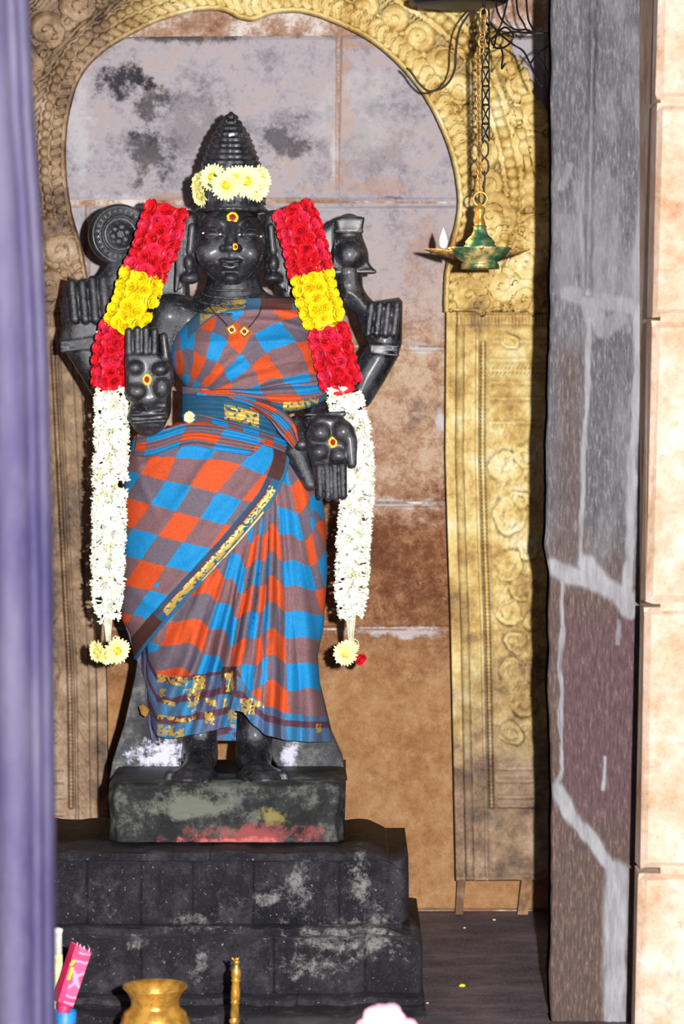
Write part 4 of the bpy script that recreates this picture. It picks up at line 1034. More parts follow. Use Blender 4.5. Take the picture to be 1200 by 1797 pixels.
    Dp = 4.862-bb*np.sin(th)[None, :]**.8*1.0 if False else 4.862-bb*np.sign(np.sin(th))[None, :]*np.abs(np.sin(th))[None, :]**.75
    Dp -= .036*np.exp(-((X-365)/52)**2-((Y-622)/48)**2)+.034*np.exp(-((X-505)/52)**2-((Y-612)/48)**2)
    for (p0, p1, ww, aa) in (((345,690),(470,600),7,.006),((345,688),(440,570),9,.005),((350,690),(500,640),6,.006),((380,700),(575,650),5,.006),((400,700),(580,670),5,.006),((330,560),(440,548),6,.004),((400,545),(560,560),4,.004),((420,560),(565,585),4,.004),((310,600),(330,680),6,.003),((430,600),(570,610),5,.003),((440,650),(575,632),4,.004),((360,690),(400,640),5,.004)):
        Dp -= ridge(X, Y, [p0, ((p0[0]+p1[0])/2, (p0[1]+p1[1])/2-8), p1], ww, aa)
    Dp -= .001*fbm(X, Y, 14, 6)
    gx = X-352; gy = Y-640
    swirl = (Y-640)/60.
    ax_, ay_ = 47., -20.-0*X; bx_, by_ = 6., -37.
    sh = sst(420, 560, X); ay2 = -17+15*sh; 
    det = ax_*by_-ay2*bx_
    v = (ax_*gy-ay2*gx)/det*(1+.35*sst(420,560,X)); u = (by_*gx-bx_*gy)/det
    u = u+.15*fbm(X, Y, 50, 13); v = v+.16*fbm(X, Y, 44, 15)+.22*np.sin((X-Y)/33)
    rho = np.hypot(X-322, Y-708); psi = np.arctan2(708-Y, X-322)
    u = rho/44.+.30*fbm(X, Y, 60, 13)+.5; v = psi/.235+.30*fbm(X, Y, 50, 15)+.25*np.sin(rho/38)+.55
    Dp -= .0028*np.sin(psi*24+2*fbm(X, Y, 60, 2))*sst(30, 90, rho)*sst(.9, .5, psi)
    col = check(u, v)
    dt = Y-np.interp(X, [340,357,378,398,520,570], [552,540,530,524,524,530])
    dtop, _ = pdist(X, Y, [(303,590),(322,570),(342,552),(357,540),(378,530),(398,524),(450,520),(520,522),(580,530)])
    inb = sst(25, 23, dtop)*(X > 330); bd = np.where((dtop < 5)[..., None], C_T*1.1, C_T*.7+.03); bd = np.where(((X > 458) & (X < 512))[..., None], C_DB*1.6, bd)
    col = col*(1-inb[..., None])+bd*inb[..., None]
    gold = inb*(dtop > 4)*(dtop < 21)*zari(X*.7, Y*1.4, 4.5)*((X > 352)*(X < 432))
    col = col*(1-gold[..., None])+C_G*gold[..., None]
    e = sst(315, 304, X); col = col*(1-e[..., None])+C_BB*e[..., None]
    V, fs = cloth('bodice_wrap', X, Y, Dp, np.clip(col, 0, 1), gold, root, rev=True)
    SARI_T.append(bvh_of(V, fs))
    # ---------- twisted bands round the waist
    def band(name, top, bot, bend, off, colf, n=220, m_=70, a_s=1.0, label=None):
        tq = np.array(spline(top, 10)); bq_ = np.array(spline(bot, 10)); k = np.linspace(0, 1, n)
        def rs(q):
            L = np.concatenate([[0], np.cumsum(np.hypot(*np.diff(q, axis=0).T))]); L /= L[-1]
            return np.stack([np.interp(k, L, q[:, 0]), np.interp(k, L, q[:, 1])], -1)
        A1, B1 = rs(tq), rs(bq_); s = np.linspace(0, 1, m_)[:, None]
        X = A1[:, 0]*(1-s)+B1[:, 0]*s; Y = A1[:, 1]*(1-s)+B1[:, 1]*s
        xc, w_, b_ = bend; c = np.clip((X-xc)/w_, -1.0, 1.0)
        D = 4.862-b_*np.sqrt(np.clip(1-c**2, 0.0, 1))-off*np.sin(np.clip(s*1.0, 0, 1)*PI)**.5-.0028*np.cos(2*PI*s*3.3+k*5)-.0012*fbm(X, Y, 14, 9)
        K = np.repeat(k[None, :], m_, 0); Sg = np.repeat(s, n, 1)
        col, gold = colf(K, Sg, X, Y); col = col*(1-gold[..., None])+C_G*gold[..., None]
        V, fs = cloth(name, X, Y, D, np.clip(col, 0, 1), gold, root, rev=False, label=label); SARI_T.append(bvh_of(V, fs))
    def sel(*cs):
        """pairs (condition, colour); later ones win"""
        out = None
        for c, k in cs: out = np.where(c[..., None], k, out) if out is not None else np.broadcast_to(k, c.shape+(3,)).copy()
        return out
    T_ = lambda K: K > -1
    def f1(K, S, X, Y):
        c = sel((T_(K), C_T*.75), (S < .20, C_OB*1.1), ((S < .2) & (K > .18) & (K < .5), C_OO*.7+.1), (K > .86, C_DB), ((S > .9), C_BB*.7))
        c = np.where(((K > .62) & (S < .35))[..., None], C_OO, c)
        return c, ((K > .38)*(K < .70)*(S > .38)*(S < .88))*zari(X, Y, 7)+((K > .3)*(K < .46)*(S > .1)*(S < .14))*.8
    band('waist_band', [(319,678),(360,682),(420,694),(470,710),(508,728)], [(319,742),(350,738),(410,745),(460,760),(510,778)], (420,106,.098), .010, f1)
    def f2(K, S, X, Y):
        u = K*7; c = check(u+.6, S*2.2+.4); return c, ((S > .82)*(K > .35)*(K < .75))*zari(X, Y, 5)
    band('waist_band', [(318,726),(352,728),(410,742),(470,760),(512,776)], [(322,748),(352,752),(400,762),(450,776),(505,796)], (420,108,.106), .008, f2)
    def f3(K, S, X, Y):
        c = check(K*4.2+S*.6+.2, S*2.6+K*1.6); c = np.where((S > .72)[..., None], C_T*.8, c); c = np.where(((S > .6) & (K > .45) & (K < .72))[..., None], C_DB*1.4, c)
        return c, ((S > .62)*(S < .95)*(K > .10)*(K < .36))*zari(X, Y, 6)
    band('shoulder_end', [(584,664),(545,672),(500,676),(450,684),(400,684),(345,688)], [(578,700),(545,714),(505,722),(462,714),(420,702),(345,694)], (440,150,.108), .012, f3)
    def f4(K, S, X, Y):
        return check(K*4+.3, S*3.2+K*2), np.zeros_like(X)
    band('twisted_end', [(404,690),(450,700),(490,716),(518,742),(524,772)], [(400,698),(440,714),(470,734),(492,762),(514,788)], (440,150,.124), .014, f4)
    def f5(K, S, X, Y): return check(K*3.4+.2, S*3+.3), np.zeros_like(X)
    band('gathered_hip', [(240,762),(290,752),(335,742),(400,750),(470,770)], [(234,802),(270,800),(330,782),(380,790),(440,800)], (395,168,.112), .007, f5)
sari()
ALLT = TREES+SARI_T
# ================================================================== FLOWERS
def petal(MBo, base, dirv, up, L, Wd, cup=.3, tip=.35, nl=4, nw=3, m=0):
    dirv = Vector(dirv).normalized(); up = Vector(up).normalized(); side = dirv.cross(up).normalized(); up = side.cross(dirv).normalized()
    v = []
    for i in range(nl+1):
        t = i/nl; w = Wd*math.sin(PI*(.12+.80*t))**.7*(1 if t < .98 else tip)
        for j in range(nw):
            s = (j/(nw-1)-.5)
            v.append(Vector(base)+dirv*L*t+side*s*w+up*(cup*L*(t*t)+cup*abs(s)*w*1.2))
    MBo.add(v, [(i*nw+j, i*nw+j+1, (i+1)*nw+j+1, (i+1)*nw+j) for i in range(nl) for j in range(nw-1)], m)
def rose_mesh(mat, seed, R=.0155):
    rnd = random.Random(seed); m = MB()
    for ring, (n, r0, L, tilt) in enumerate(((7,.50,.75,.35),(6,.34,.66,.75),(5,.2,.55,1.15),(4,.08,.42,1.45))):
        for i in range(n):
            a = 2*PI*(i+rnd.uniform(-.15,.15))/n+ring*.5
            o = Vector((math.cos(a), math.sin(a), 0)); tl = tilt+rnd.uniform(-.12,.12)
            d = o*math.cos(tl)+Vector((0,0,1))*math.sin(tl)
            petal(m, o*r0*R*.45+Vector((0,0,.10*R*ring)), d, Vector((0,0,1))*math.cos(tl)-o*math.sin(tl), L*R, R*(1.05-.17*ring), .28, .8, 4, 4)
    m.lathe([(.55*R,-.35*R),(.62*R,-.1*R),(.3*R,.12*R)], (0,0,0), 10)
    o = mesh_obj('rose', m.v, m.f, mat, loc=(0,0,0)); me = o.data; bpy.data.objects.remove(o); return me
def mum_mesh(mat, R=.019, rings=5, seed=1, flat=False):
    rnd = random.Random(seed); m = MB()
    for ring in range(rings):
        n = 24-ring*3; tl = .02+.27*ring; L = R*(1-.13*ring)
        for i in range(n):
            a = 2*PI*(i+rnd.uniform(-.25,.25))/n; o = Vector((math.cos(a), math.sin(a), 0)); t = tl+rnd.uniform(-.12,.12)
            d = o*math.cos(t)+Vector((0,0,1))*math.sin(t)
            petal(m, o*.15*R, d, Vector((0,0,1))*math.cos(t)-o*math.sin(t), L*rnd.uniform(.9,1.06), R*.33, .10, .6, 3, 3)
    m.lathe([(.3*R,-.25*R),(.42*R,-.05*R),(.2*R,.1*R)], (0,0,0), 8)
    o = mesh_obj('petals', m.v, m.f, mat, loc=(0,0,0)); me = o.data; bpy.data.objects.remove(o); return me
def tmp(m, name, mat, mats=None):
    o = m.build(name, mat, mats=mats, loc=(0,0,0)); me = o.data; bpy.data.objects.remove(o); return me
def tuberose_mesh(seed):
    rnd = random.Random(seed); m = MB(); L = .021
    m.tube([(0,0,0),(0,0,.4*L),(.001,0,.8*L)], [.0011,.0016,.0026], 6)
    for i in range(6):
        a = 2*PI*i/6+rnd.uniform(-.2,.2); o = Vector((math.cos(a), math.sin(a), 0)); d = o*.75+Vector((0,0,.7))
        petal(m, Vector((0,0,.72*L)), d, Vector((0,0,1))*.75-o*.7, .0105, .0062, -.15, .5, 3, 3)
    return tmp(m, 'tuberose', M['white'])
def bud_mesh(seed):
    m = MB(); L = .024; m.tube([(0,0,0),(0,0,.4*L),(.001,.0,.75*L),(.0015,0,L)], [.0012,.0017,.0030,.0012], 7); return tmp(m, 'bud', M['bud'])
ROSES = {'red': [rose_mesh(M['red'], 1), rose_mesh(M['red'], 2), rose_mesh(M['red2'], 3)], 'yellow': [rose_mesh(M['yellow'], k) for k in (4, 5)]}
MUMS = [mum_mesh(M['cream'], .0185, 5, k) for k in (1, 2)]
dm = MB(); dm.lathe([(.001,.004),(.0042,.0046),(.0052,.006),(.004,.008),(.001,.009)], (0,0,0), 12); DISC = tmp(dm, 'flower_disc', M['disc'])
TUB = [tuberose_mesh(k) for k in range(4)]; BUD = [bud_mesh(1)]
def orient(pos, nrm, roll=None, sc=1.0):
    q = Vector(nrm).normalized().to_track_quat('Z', 'Y').to_matrix().to_4x4()
    R = Matrix.Rotation(random.uniform(0, 2*PI) if roll is None else roll, 4, 'Z')
    return Matrix.Translation(pos) @ q @ R @ Matrix.Scale(sc, 4)
def put_mum(name, pos, nrm, parent, sc=1.0, k=0, disc=True, sub=True):
    Mx = orient(pos, nrm, None, sc); o = shared(name, MUMS[k % 2], parent, Mx)
    if disc:
        d = bpy.data.objects.new('flower_disc', DISC); COL.objects.link(d); d.parent = o
    return o
def garland():
    root = thing('flower_garland', 'long garland of red and yellow roses over white tuberoses hung from the shoulders', 'garland', P(405, 370, 4.8))
    sides = [ # centre line (px, py, depth), half width px at each
        [(292,366,4.80,32),(280,410,4.775,34),(266,450,4.765,33),(247,492,4.755,33),(237,530,4.75,34),(213,570,4.755,27),(196,610,4.76,24),(194,680,4.765,26),(195,760,4.76,29),(193,850,4.76,29),(190,950,4.765,28),(189,1030,4.77,26),(190,1076,4.77,19)],
        [(512,366,4.80,30),(526,400,4.775,33),(537,440,4.76,33),(546,480,4.75,32),(558,530,4.745,32),(572,570,4.745,31),(586,620,4.745,30),(598,672,4.75,30),(612,720,4.765,31),(624,780,4.79,29),(627,860,4.80,28),(620,950,4.80,28),(617,1030,4.80,27),(616,1080,4.80,18)]]
    nw = 0
    for sd, cl in enumerate(sides):
        q = np.array(spline(cl, 14)); 
        segs = [('red', 362, 478), ('yellow', 480, 572), ('red', 574, 680)]
        # soft cores, one for each colour of the string
        cores = {'red': [], 'yellow': [], 'white': []}
        for nm, ya, yb_ in [('red',355,479),('yellow',479,574),('red',574,684),('white',684,1078)]:
            sel_ = q[(q[:,1] >= ya-6) & (q[:,1] <= yb_+6)]
            m = MB(); kf = .45 if nm == 'white' else .74; m.tube([P(a, b, d) for a, b, d, w in sel_], [w*U*kf for a, b, d, w in sel_], 12, flat=.6)
            tag(m.build('garland_core', M['stalk' if nm == 'white' else nm], root))
        for nm, ya, yb_ in segs:
            y = ya+8; row = 0
            while y < yb_:
                j = int(np.argmin(np.abs(q[:,1]-y)+(q[:,1] < 0)*99)); a, b, d, w = q[j]
                tg = q[min(j+3, len(q)-1)]-q[max(j-3, 0)]; tx, ty = tg[0], tg[1]; L = math.hypot(tx, ty); px_, py_ = -ty/L, tx/L
                kk = 3 if row % 2 == 0 else 4
                for i in range(-1, kk+1):
                    f = ((i+.5)/kk*2-1)*(1 if kk == 3 else .95)
                    ang = f*1.25
                    ofs = math.sin(ang)*w*.90; dd = -math.cos(ang)*w*U*.50
                    pos = P(a+px_*ofs, b+py_*ofs, d+dd)
                    n = Vector((px_*math.sin(ang), -math.cos(ang)*1.0, -py_*math.sin(ang)))+Vector((random.uniform(-.25,.25), 0, random.uniform(-.25,.25)))
                    shared('rose', random.choice(ROSES[nm]), root, orient(pos, n, None, random.uniform(.82, 1.02)))
                y += 16.5*abs(ty)/L+1.5; row += 1
        # tuberoses in rings
        y = 688
        while y < 1078:
            j = int(np.argmin(np.abs(q[:,1]-y))); a, b, d, w = q[j]
            for i in range(11):
                ang = -1.75+3.5*i/10+random.uniform(-.2,.2)
                op = nw < 300 or True
                rad = w*U*.36; n = Vector((math.sin(ang)+random.uniform(-.6,.6), -math.cos(ang)*.7, random.uniform(-.9, .5)))
                pos = P(a+math.sin(ang)*w*.36, b+random.uniform(-4,4), d-math.cos(ang)*rad)
                bud = random.random() < .16
                LST.append((BUD[0] if bud else random.choice(TUB), orient(pos, n, None, random.uniform(.85, 1.05)*(w/29)**.5), i))
            y += 9.2
        # tassel strings and the flower that ends them
        a, b, d, w = q[-1]; m = MB()
        for i in range(6): m.tube([P(a-9+i*3.4, b-8, d-.002), P(a-6+i*2.2, b+22, d+random.uniform(-.004,.002)), P(a-3+i*1.2, b+50, d)], .0012, 6)
        m.build('thread', M['thread'], root)
        fx, fy = (189, 1142) if sd == 0 else (608, 1147)
        if sd == 0:
            for (x, y, n, k, s) in ((172,1143,(-.8,-.8,-.1),0,.95),(205,1142,(.45,-.9,0),1,1.1),(188,1150,(0,-.8,-.6),0,.9)): put_mum('chrysanthemum', P(x, y, d-.012), n, root, s, k)
        else:
            for (x, y, n, k, s) in ((606,1147,(-.3,-.95,-.1),0,1.05),(612,1138,(.1,-.7,.5),1,.8)): put_mum('chrysanthemum', P(x, y, d-.010), n, root, s, k)
            shared('rose', ROSES['red'][0], root, orient(P(631,1156,d-.01), (.5,-.8,-.3), None, .8))
        m = MB(); m.tube([P(fx+8, fy-22, d-.004), P(fx+14, fy-26, d-.006), P(fx+20, fy-22, d-.006), P(fx+22, fy-12, d-.008)], .0009, 6)
        m.build('tie', M['thread'], root)
    order = sorted(range(len(LST)), key=lambda k: abs(LST[k][2]-5))
    keep = set(order[:300]); rest = MB(); vs = []; fs = []; n0 = 0
    for k, (me, Mx, i) in enumerate(LST):
        if k in keep: shared('tuberose' if me is not BUD[0] else 'bud', me, root, Mx)
        else:
            co = np.empty(len(me.vertices)*3); me.vertices.foreach_get('co', co); co = co.reshape(-1, 3)
            Mn = np.array(Mx); vs.append(co @ Mn[:3, :3].T+Mn[:3, 3]); fs += [tuple(v+n0 for v in p.vertices) for p in me.polygons]; n0 += len(co)
    o = mesh_obj('side_tuberoses', np.concatenate(vs), fs, M['white'], root); o['kind'] = 'stuff'
LST = []
garland()
def crown_garland():
    root = thing('crown_flower_string', 'string of cream chrysanthemums tied around the front of the crown', 'flowers', P(405, 340, 4.79))
    for (x, y, n, s, k) in ((397,325,(-.1,-1,-.05),1.3,0),(432,318,(.15,-1,0),1.35,1),(374,312,(-.35,-.9,.25),1.2,0),(455,316,(.8,-.6,.1),1.25,1),(350,322,(-.85,-.55,.15),1.0,0),(352,343,(-.8,-.6,-.3),.95,1),(450,331,(.5,-.8,-.3),1.1,0),(412,312,(0,-.9,.3),1.0,1)):
        h, _ = hit(TREES, min(max(x, 357), 452), y, 4.79)
        dd = h.y-.012 if 357 < x < 452 else 4.812
        put_mum('chrysanthemum', P(x, y, dd), n, root, s, k, disc=True)
    m = MB(); pts = []
    for a in np.linspace(0, 2*PI, 40, endpoint=False):
        q = P(405.5, 318, 4.845); pts.append((q.x+54*U*math.cos(a), q.y-54*U*1.2*math.sin(a), q.z+.004*math.sin(a)))
    m.tube(pts, .0014, 6, closed=True); m.build('thread', M['thread'], root)
    m = MB()
    for (x, y) in ((386,304),(372,330),(366,326),(381,309),(414,318)): petal(m, P(x, y, 4.772), (random.uniform(-1,1), -.5, random.uniform(0,1)), (0,-1,.2), .009, .005)
    m.build('sepals', M['leaf'], root)
crown_garland()
# marks of turmeric and kumkum on the stone
STROOT = STAT
def mark(name, px, py, r, lab, outer='turmeric', inner='kumkum', sy=1.25):
    p, n = hit(TREES, px, py); n = (n+Vector((0,-.8,0))).normalized(); Mx = n.to_track_quat('Z', 'Y').to_matrix()
    m = MB(); N = 20; cs = [(0, .0018)]
    def ring(rr, hh): return [p-n*.0012+Mx @ Vector((rr*math.cos(2*PI*i/N)*(1+.08*math.sin(i*2.3)), rr*sy*math.sin(2*PI*i/N), 0))+n*hh for i in range(N)]
    R = [ring(r*U, -.002), ring(r*U, .0018), ring(r*U*.8, .0032), ring(r*U*.6, .0030)]
    v = sum(R, []); m.add(v, [(k*N+i, k*N+(i+1)%N, (k+1)*N+(i+1)%N, (k+1)*N+i) for k in range(3) for i in range(N)]+[tuple(3*N+i for i in range(N))])
    o = m.build(name, M[outer], STROOT); o['label'] = lab
    if inner:
        m = MB(); v = ring(r*U*.58, .0026)+ring(r*U*.5, .0042); m.add(v, [(i, (i+1)%N, N+(i+1)%N, N+i) for i in range(N)]+[tuple(N+i for i in range(N))])
        m.build('kumkum_dot', M[inner], o)
mark('forehead_mark', 408, 382, 10.5, 'yellow turmeric ring with red dot', sy=1.05)
mark('nose_mark', 412.5, 433, 5, 'small yellow and red mark')
mark('palm_mark', 258, 666, 8, 'yellow and red mark on the raised palm')
mark('palm_mark', 584, 776, 8, 'yellow and red mark on the lowered palm')
mark('crown_mark', 406, 236, 5.5, 'white paste dot', 'sandal', None, 1)
for (x, y) in ((357,409),(387,411),(420,412),(457,415)): mark('eye_corner_mark', x, y, 2.2, 'white dab at the eye corner', 'sandal', None, .8)
# neck cord with two pendants
def pendants():
    root = thing('pendant_cord', 'thin dark cord with two square gold pendants on the chest', 'necklace', P(418, 590, 4.70))
    pts = []
    for (x, y) in spline([(366,536),(378,550),(392,564),(404,577),(418,583),(430,580),(444,566),(455,550),(458,538)], 6):
        p, n = hit(ALLT, x, y); pts.append(p+Vector((0,-.003,0)))
    m = MB(); m.tube(pts, .0010, 6); m.build('cord', M['cord'], root)
    for (x, y, r) in ((407,579,.5),(429,582,.85)):
        p, n = hit(ALLT, x, y); n = Vector((0,-1,.1)); Mx = Matrix.Translation(p+Vector((0,-.006,0))) @ n.to_track_quat('Z','Y').to_matrix().to_4x4() @ Matrix.Rotation(r, 4, 'Z')
        a = .0088; m = MB(); m.add([Mx @ Vector(q) for q in ((-a,-a,0),(a,-a,0),(a,a,0),(-a,a,0),(-a*.8,-a*.8,.003),(a*.8,-a*.8,.003),(a*.8,a*.8,.003),(-a*.8,a*.8,.003),(-a*.55,-a*.55,.0015),(a*.55,-a*.55,.0015),(a*.55,a*.55,.0015),(-a*.55,a*.55,.0015))],
              [(0,3,2,1),(0,1,5,4),(1,2,6,5),(2,3,7,6),(3,0,4,7),(4,5,9,8),(5,6,10,9),(6,7,11,10),(7,4,8,11),(8,9,10,11)])
        pe = m.build('pendant', M['brass'], root, smooth=False)
        m = MB(); m.lathe([(.004,.0012),(.0036,.004),(.001,.0052)], Mx.translation, 10, axis=Mx.to_3x3()); m.build('red_stone', M['kumkum'], pe)
pendants()
# small white flower tucked in the waist, and a crumpled gold tag by the hem
p, n = hit(ALLT, 333, 732); o = shared('tucked_flower', MUMS[0], None, orient(p+Vector((0,-.004,0)), (-.3,-1,0), None, .5)); tag(o, 'tiny pale flower tucked into the left of the waist band', 'flower')
m = MB(); q = [P(244,1240,4.79), P(252,1236,4.785), P(262,1246,4.79), P(256,1258,4.78), P(248,1254,4.785)]
m.add([tuple(v) for v in q]+[tuple(v+Vector((0,.004,0))) for v in q], [(0,1,2,3,4),(9,8,7,6,5)]+[(i, 5+i, 5+(i+1)%5, (i+1)%5) for i in range(5)])
tag(m.build('foil_scrap', M['brass'], smooth=False), 'small gold foil scrap caught at the left edge of the sari hem', 'foil')
# ================================================================== HANGING LAMP AND CHAINS
LD = 4.74; LU = LD/F
def lamp():
    root = thing('hanging_oil_lamp', 'hanging brass oil lamp with green patina and one lit wick', 'lamp', P(842, 472, LD))
    def prof(lst, cx=842): return [(r*LU, -(y-440)*LU) for r, y in lst], P(cx, 440, LD)
    pr, c = prof([(30,471),(34,472),(33,464),(30,460),(36,457),(44,450),(52,443),(56,437),(57,435),(55,435),(50,441),(40,446),(20,449),(.5,449)])
    m = MB(); m.lathe(pr, c, 48, cap=False); m.build('oil_dish', M['verdigris'], root)
    for i, (ang, L) in enumerate(((PI, 98), (0, 88), (PI*.5, 62), (-PI*.5, 62))):
        m = MB(); d = Vector((math.cos(ang), math.sin(ang), 0)); s = Vector((-d.y, d.x, 0)); v = []
        for t, w, z0, z1 in ((46,20,-2,-15),(60,15,1,-12),(75,9,3,-7),(88,5,4,-2),(97,2,4,1)):
            r = t*L/98; v += [c+d*r*LU+s*w*LU+Vector((0,0,z0*LU)), c+d*r*LU+s*w*.6*LU+Vector((0,0,(z0+z1)*.5*LU)), c+d*r*LU+Vector((0,0,z1*LU)), c+d*r*LU-s*w*.6*LU+Vector((0,0,(z0+z1)*.5*LU)), c+d*r*LU-s*w*LU+Vector((0,0,z0*LU)), c+d*r*LU+Vector((0,0,(z0-2)*LU))]
        m.add(v, [(k*6+i, k*6+(i+1)%6, (k+1)*6+(i+1)%6, (k+1)*6+i) for k in range(4) for i in range(6)]+[tuple(range(6)), tuple(range(29,23,-1))])
        m.build('spout', M['old_brass'], root)
    pr, _ = prof([(29,436),(28,431),(25,429),(26,424),(22,420),(21,418),(15,413),(12,406),(11,402),(12,398),(11,396)])
    m = MB(); m.lathe(pr, c, 36); m.build('stem', M['verdigris'], root)
    pr, _ = prof([(9,398),(10,394),(8,386),(6,380),(8,374),(9,369),(8,364),(5,361),(4,356)])
    m = MB(); m.lathe(pr, c, 28); m.build('finial', M['brass'], root)
    m = MB(); m.tube([P(843+12*math.cos(a), 349+12*math.sin(a), LD) for a in np.linspace(0, 2*PI, 24, endpoint=False)], 1.7*LU, 8, closed=True); m.build('ring', M['brass'], root)
    m = MB(); m.tube([P(768,441,LD), P(776,437,LD), P(778,432,LD)], [1.6*LU]*3, 6); w = m.build('wick', M['cord'], root)
    m = MB(); m.lathe([(r*LU, -(y-440)*LU) for r, y in ((.5,436),(4,434),(6.5,428),(7,422),(5.5,416),(3.5,410),(1.6,405),(.2,400))], P(778,440,LD), 20); f = m.build('flame', M['flame'], root); f['label'] = 'small warm white flame'
    light('oil_flame_light', 'POINT', P(778, 414, LD-.012), .5, (1, .62, .28), .008)
    # bits of flower on the rim
    for x in (797,812,868,880,899,912):
        m = MB(); p = P(x, 436, LD-.03); m.lathe([(.001,-.001),(.003,.0005),(.001,.003)], p, 6); m.build('wilted_petal', M['old_brass'], root)
lamp()
def link_mesh(L, W_, r, mat, tw=0.0):
    m = MB(); pts = []
    for a in np.linspace(0, 2*PI, 16, endpoint=False):
        x = W_/2*math.cos(a); z = (L/2-W_/2)*(1 if math.sin(a) > .001 else (-1 if math.sin(a) < -.001 else 0))+W_/2*math.sin(a); pts.append((x, tw*x*math.sin(a), z))
    m.tube(pts, r, 6, closed=True); return tmp(m, 'link', mat)
def chain(name, lab, x0, y0, x1, y1, d, pitch, W_, r, mat, L=None, group=None, sag=0, alt=True):
    a = P(x0, y0, d); b = P(x1, y1, d); root = thing(name, lab, 'chain', b, group)
    n = int((a-b).length/(pitch*LU)); me = link_mesh((L or pitch*1.55)*LU, W_*LU, r*LU, mat)
    for i in range(n):
        p = a.lerp(b, (i+.5)/n)+Vector((math.sin((i+.5)/n*PI)*sag*LU, 0, 0)); dr = (a-b).normalized()
        Mx = Matrix.Translation(p) @ dr.to_track_quat('Z', 'Y').to_matrix().to_4x4() @ Matrix.Rotation((PI/2 if i % 2 else 0)*alt+.5+PI/2, 4, 'Z')
        shared('link', me, root, Mx)
    return root
chain('brass_chain', 'fine golden brass chain holding the oil lamp', 838, 92, 842, 340, LD, 5.6, 8.5, 1.25, M['old_brass'], 9.5)
chain('heavy_chain', 'short run of thick dark brass chain links above the fine chain', 849, 18, 845, 92, LD, 11, 14, 2.2, M['old_brass'], 19)
def iron_chain():
    root = thing('iron_chain', 'black iron chain with long crossed links beside the golden chain', 'chain', P(846, 335, LD))
    y = 18; d = LD+.004
    while y < 245:
        m = MB()
        for sx in (-1, 1):
            m.tube([P(852+sx*5.5, y, d), P(852+sx*6.5, y+8, d), P(852+sx*6, y+24, d), P(852+sx*5.5, y+32, d)], 1.5*LU, 6)
        m.tube([P(846,y+1,d), P(858,y+1,d)], 2.2*LU, 6); m.tube([P(847,y+28,d-.004), P(857,y+6,d+.004)], 1.4*LU, 6); m.tube([P(857,y+28,d+.004), P(847,y+6,d-.004)], 1.4*LU, 6)
        m.build('link', M['iron'], root); y += 33
    for yy in (262, 292):
        m = MB(); m.tube([P(850+7*math.cos(a)*(1 if abs(math.sin(a)) < .8 else .7), yy+15*math.sin(a), d) for a in np.linspace(0, 2*PI, 20, endpoint=False)], 1.7*LU, 6, closed=True); m.build('link', M['iron'], root)
    m = MB(); m.tube([P(x, y, d) for x, y in spline([(850,300),(850,320),(844,334),(840,350),(845,358),(850,350),(849,334),(849,320)], 6)], 1.6*LU, 6); m.build('hook', M['iron'], root)
iron_chain()
m = MB(); m.lathe([(.2,40),(30,39),(70,30),(82,20),(84,14),(78,11),(40,11),(5,8),(.3,8)][::-1] and [(r*LU, z*LU) for r, z in ((.3,-4),(40,-5),(74,-3),(84,2),(84,8),(60,16),(20,22),(12,30),(12,60),(.3,60))], P(806, 6, LD+.06), 40)
tag(m.build('hanging_plate', M['iron']), 'dark round iron plate overhead at the top where the chains hang', 'plate')
m = MB(); m.tube([P(806,-50,LD+.06), (P(806,0,LD+.06).x, LD+.06, 2.0)], .006, 8); tag(m.build('suspension_rod', M['iron']), 'black iron rod rising from the round plate to the ceiling', 'rod')
m = MB(); m.tube([P(849,25,LD), P(849,-14,LD), P(847,-30,LD), P(840,-34,LD+.03), P(820,-36,LD+.05)], .0025, 8); tag(m.build('chain_hook', M['iron']), 'iron hook on the round plate holding both lamp chains', 'hook')
# loose electric wires
m = MB(); m.tube([P(a, b, 4.92-.02*k/60) for k, (a, b) in enumerate(spline([(850,-40),(842,2),(820,28),(806,52),(800,85),(798,118),(790,140),(776,154),(757,160),(745,156),(733,144),(722,128),(713,119)], 6))], .0019, 8)
tag(m.build('hanging_cable', M['wire']), 'black cable looping down and hooking up in front of the arch', 'cable')
WR = [([(868,-20),(872,18),(885,40),(905,52),(925,52),(938,60)],'black wire running from the top to the right beside the chains'),
      ([(905,-20),(908,20),(918,40),(928,56),(950,50)],'black wire bending right beneath the top corner'),
      ([(922,-20),(926,30),(935,52)],'short straight black wire at the top right corner'),
      ([(858,40),(880,62),(900,78),(918,90),(930,112),(938,130),(951,152)],'long black wire slanting down to the pillar edge'),
      ([(862,70),(885,48),(900,62),(890,80),(870,84),(858,66)],'black wire curled into a loose loop next to the chain'),
      ([(872,62),(900,56),(930,58),(965,58)],'thin wire stretched level to the pillar'),
      ([(930,112),(945,92),(963,80)],'stiff wire end pointing up at the pillar'),
      ([(936,90),(950,108),(962,130)],'stiff wire end pointing down at the pillar'),
      ([(878,78),(882,98),(880,120),(886,112)],'wire tail hanging lowest left of the tangle'),
      ([(895,-20),(888,10),(880,40),(872,58),(866,84)],'black wire dropping into the loose loop')]
for pts, lab in WR:
    m = MB(); m.tube([P(a, b, 4.62+.10*math.sin(k*.11)+.0) for k, (a, b) in enumerate(spline(pts, 6))], .0017, 7)
    tag(m.build('loose_wire', M['wire']), lab, 'wire', 'tangled wires at the top right')
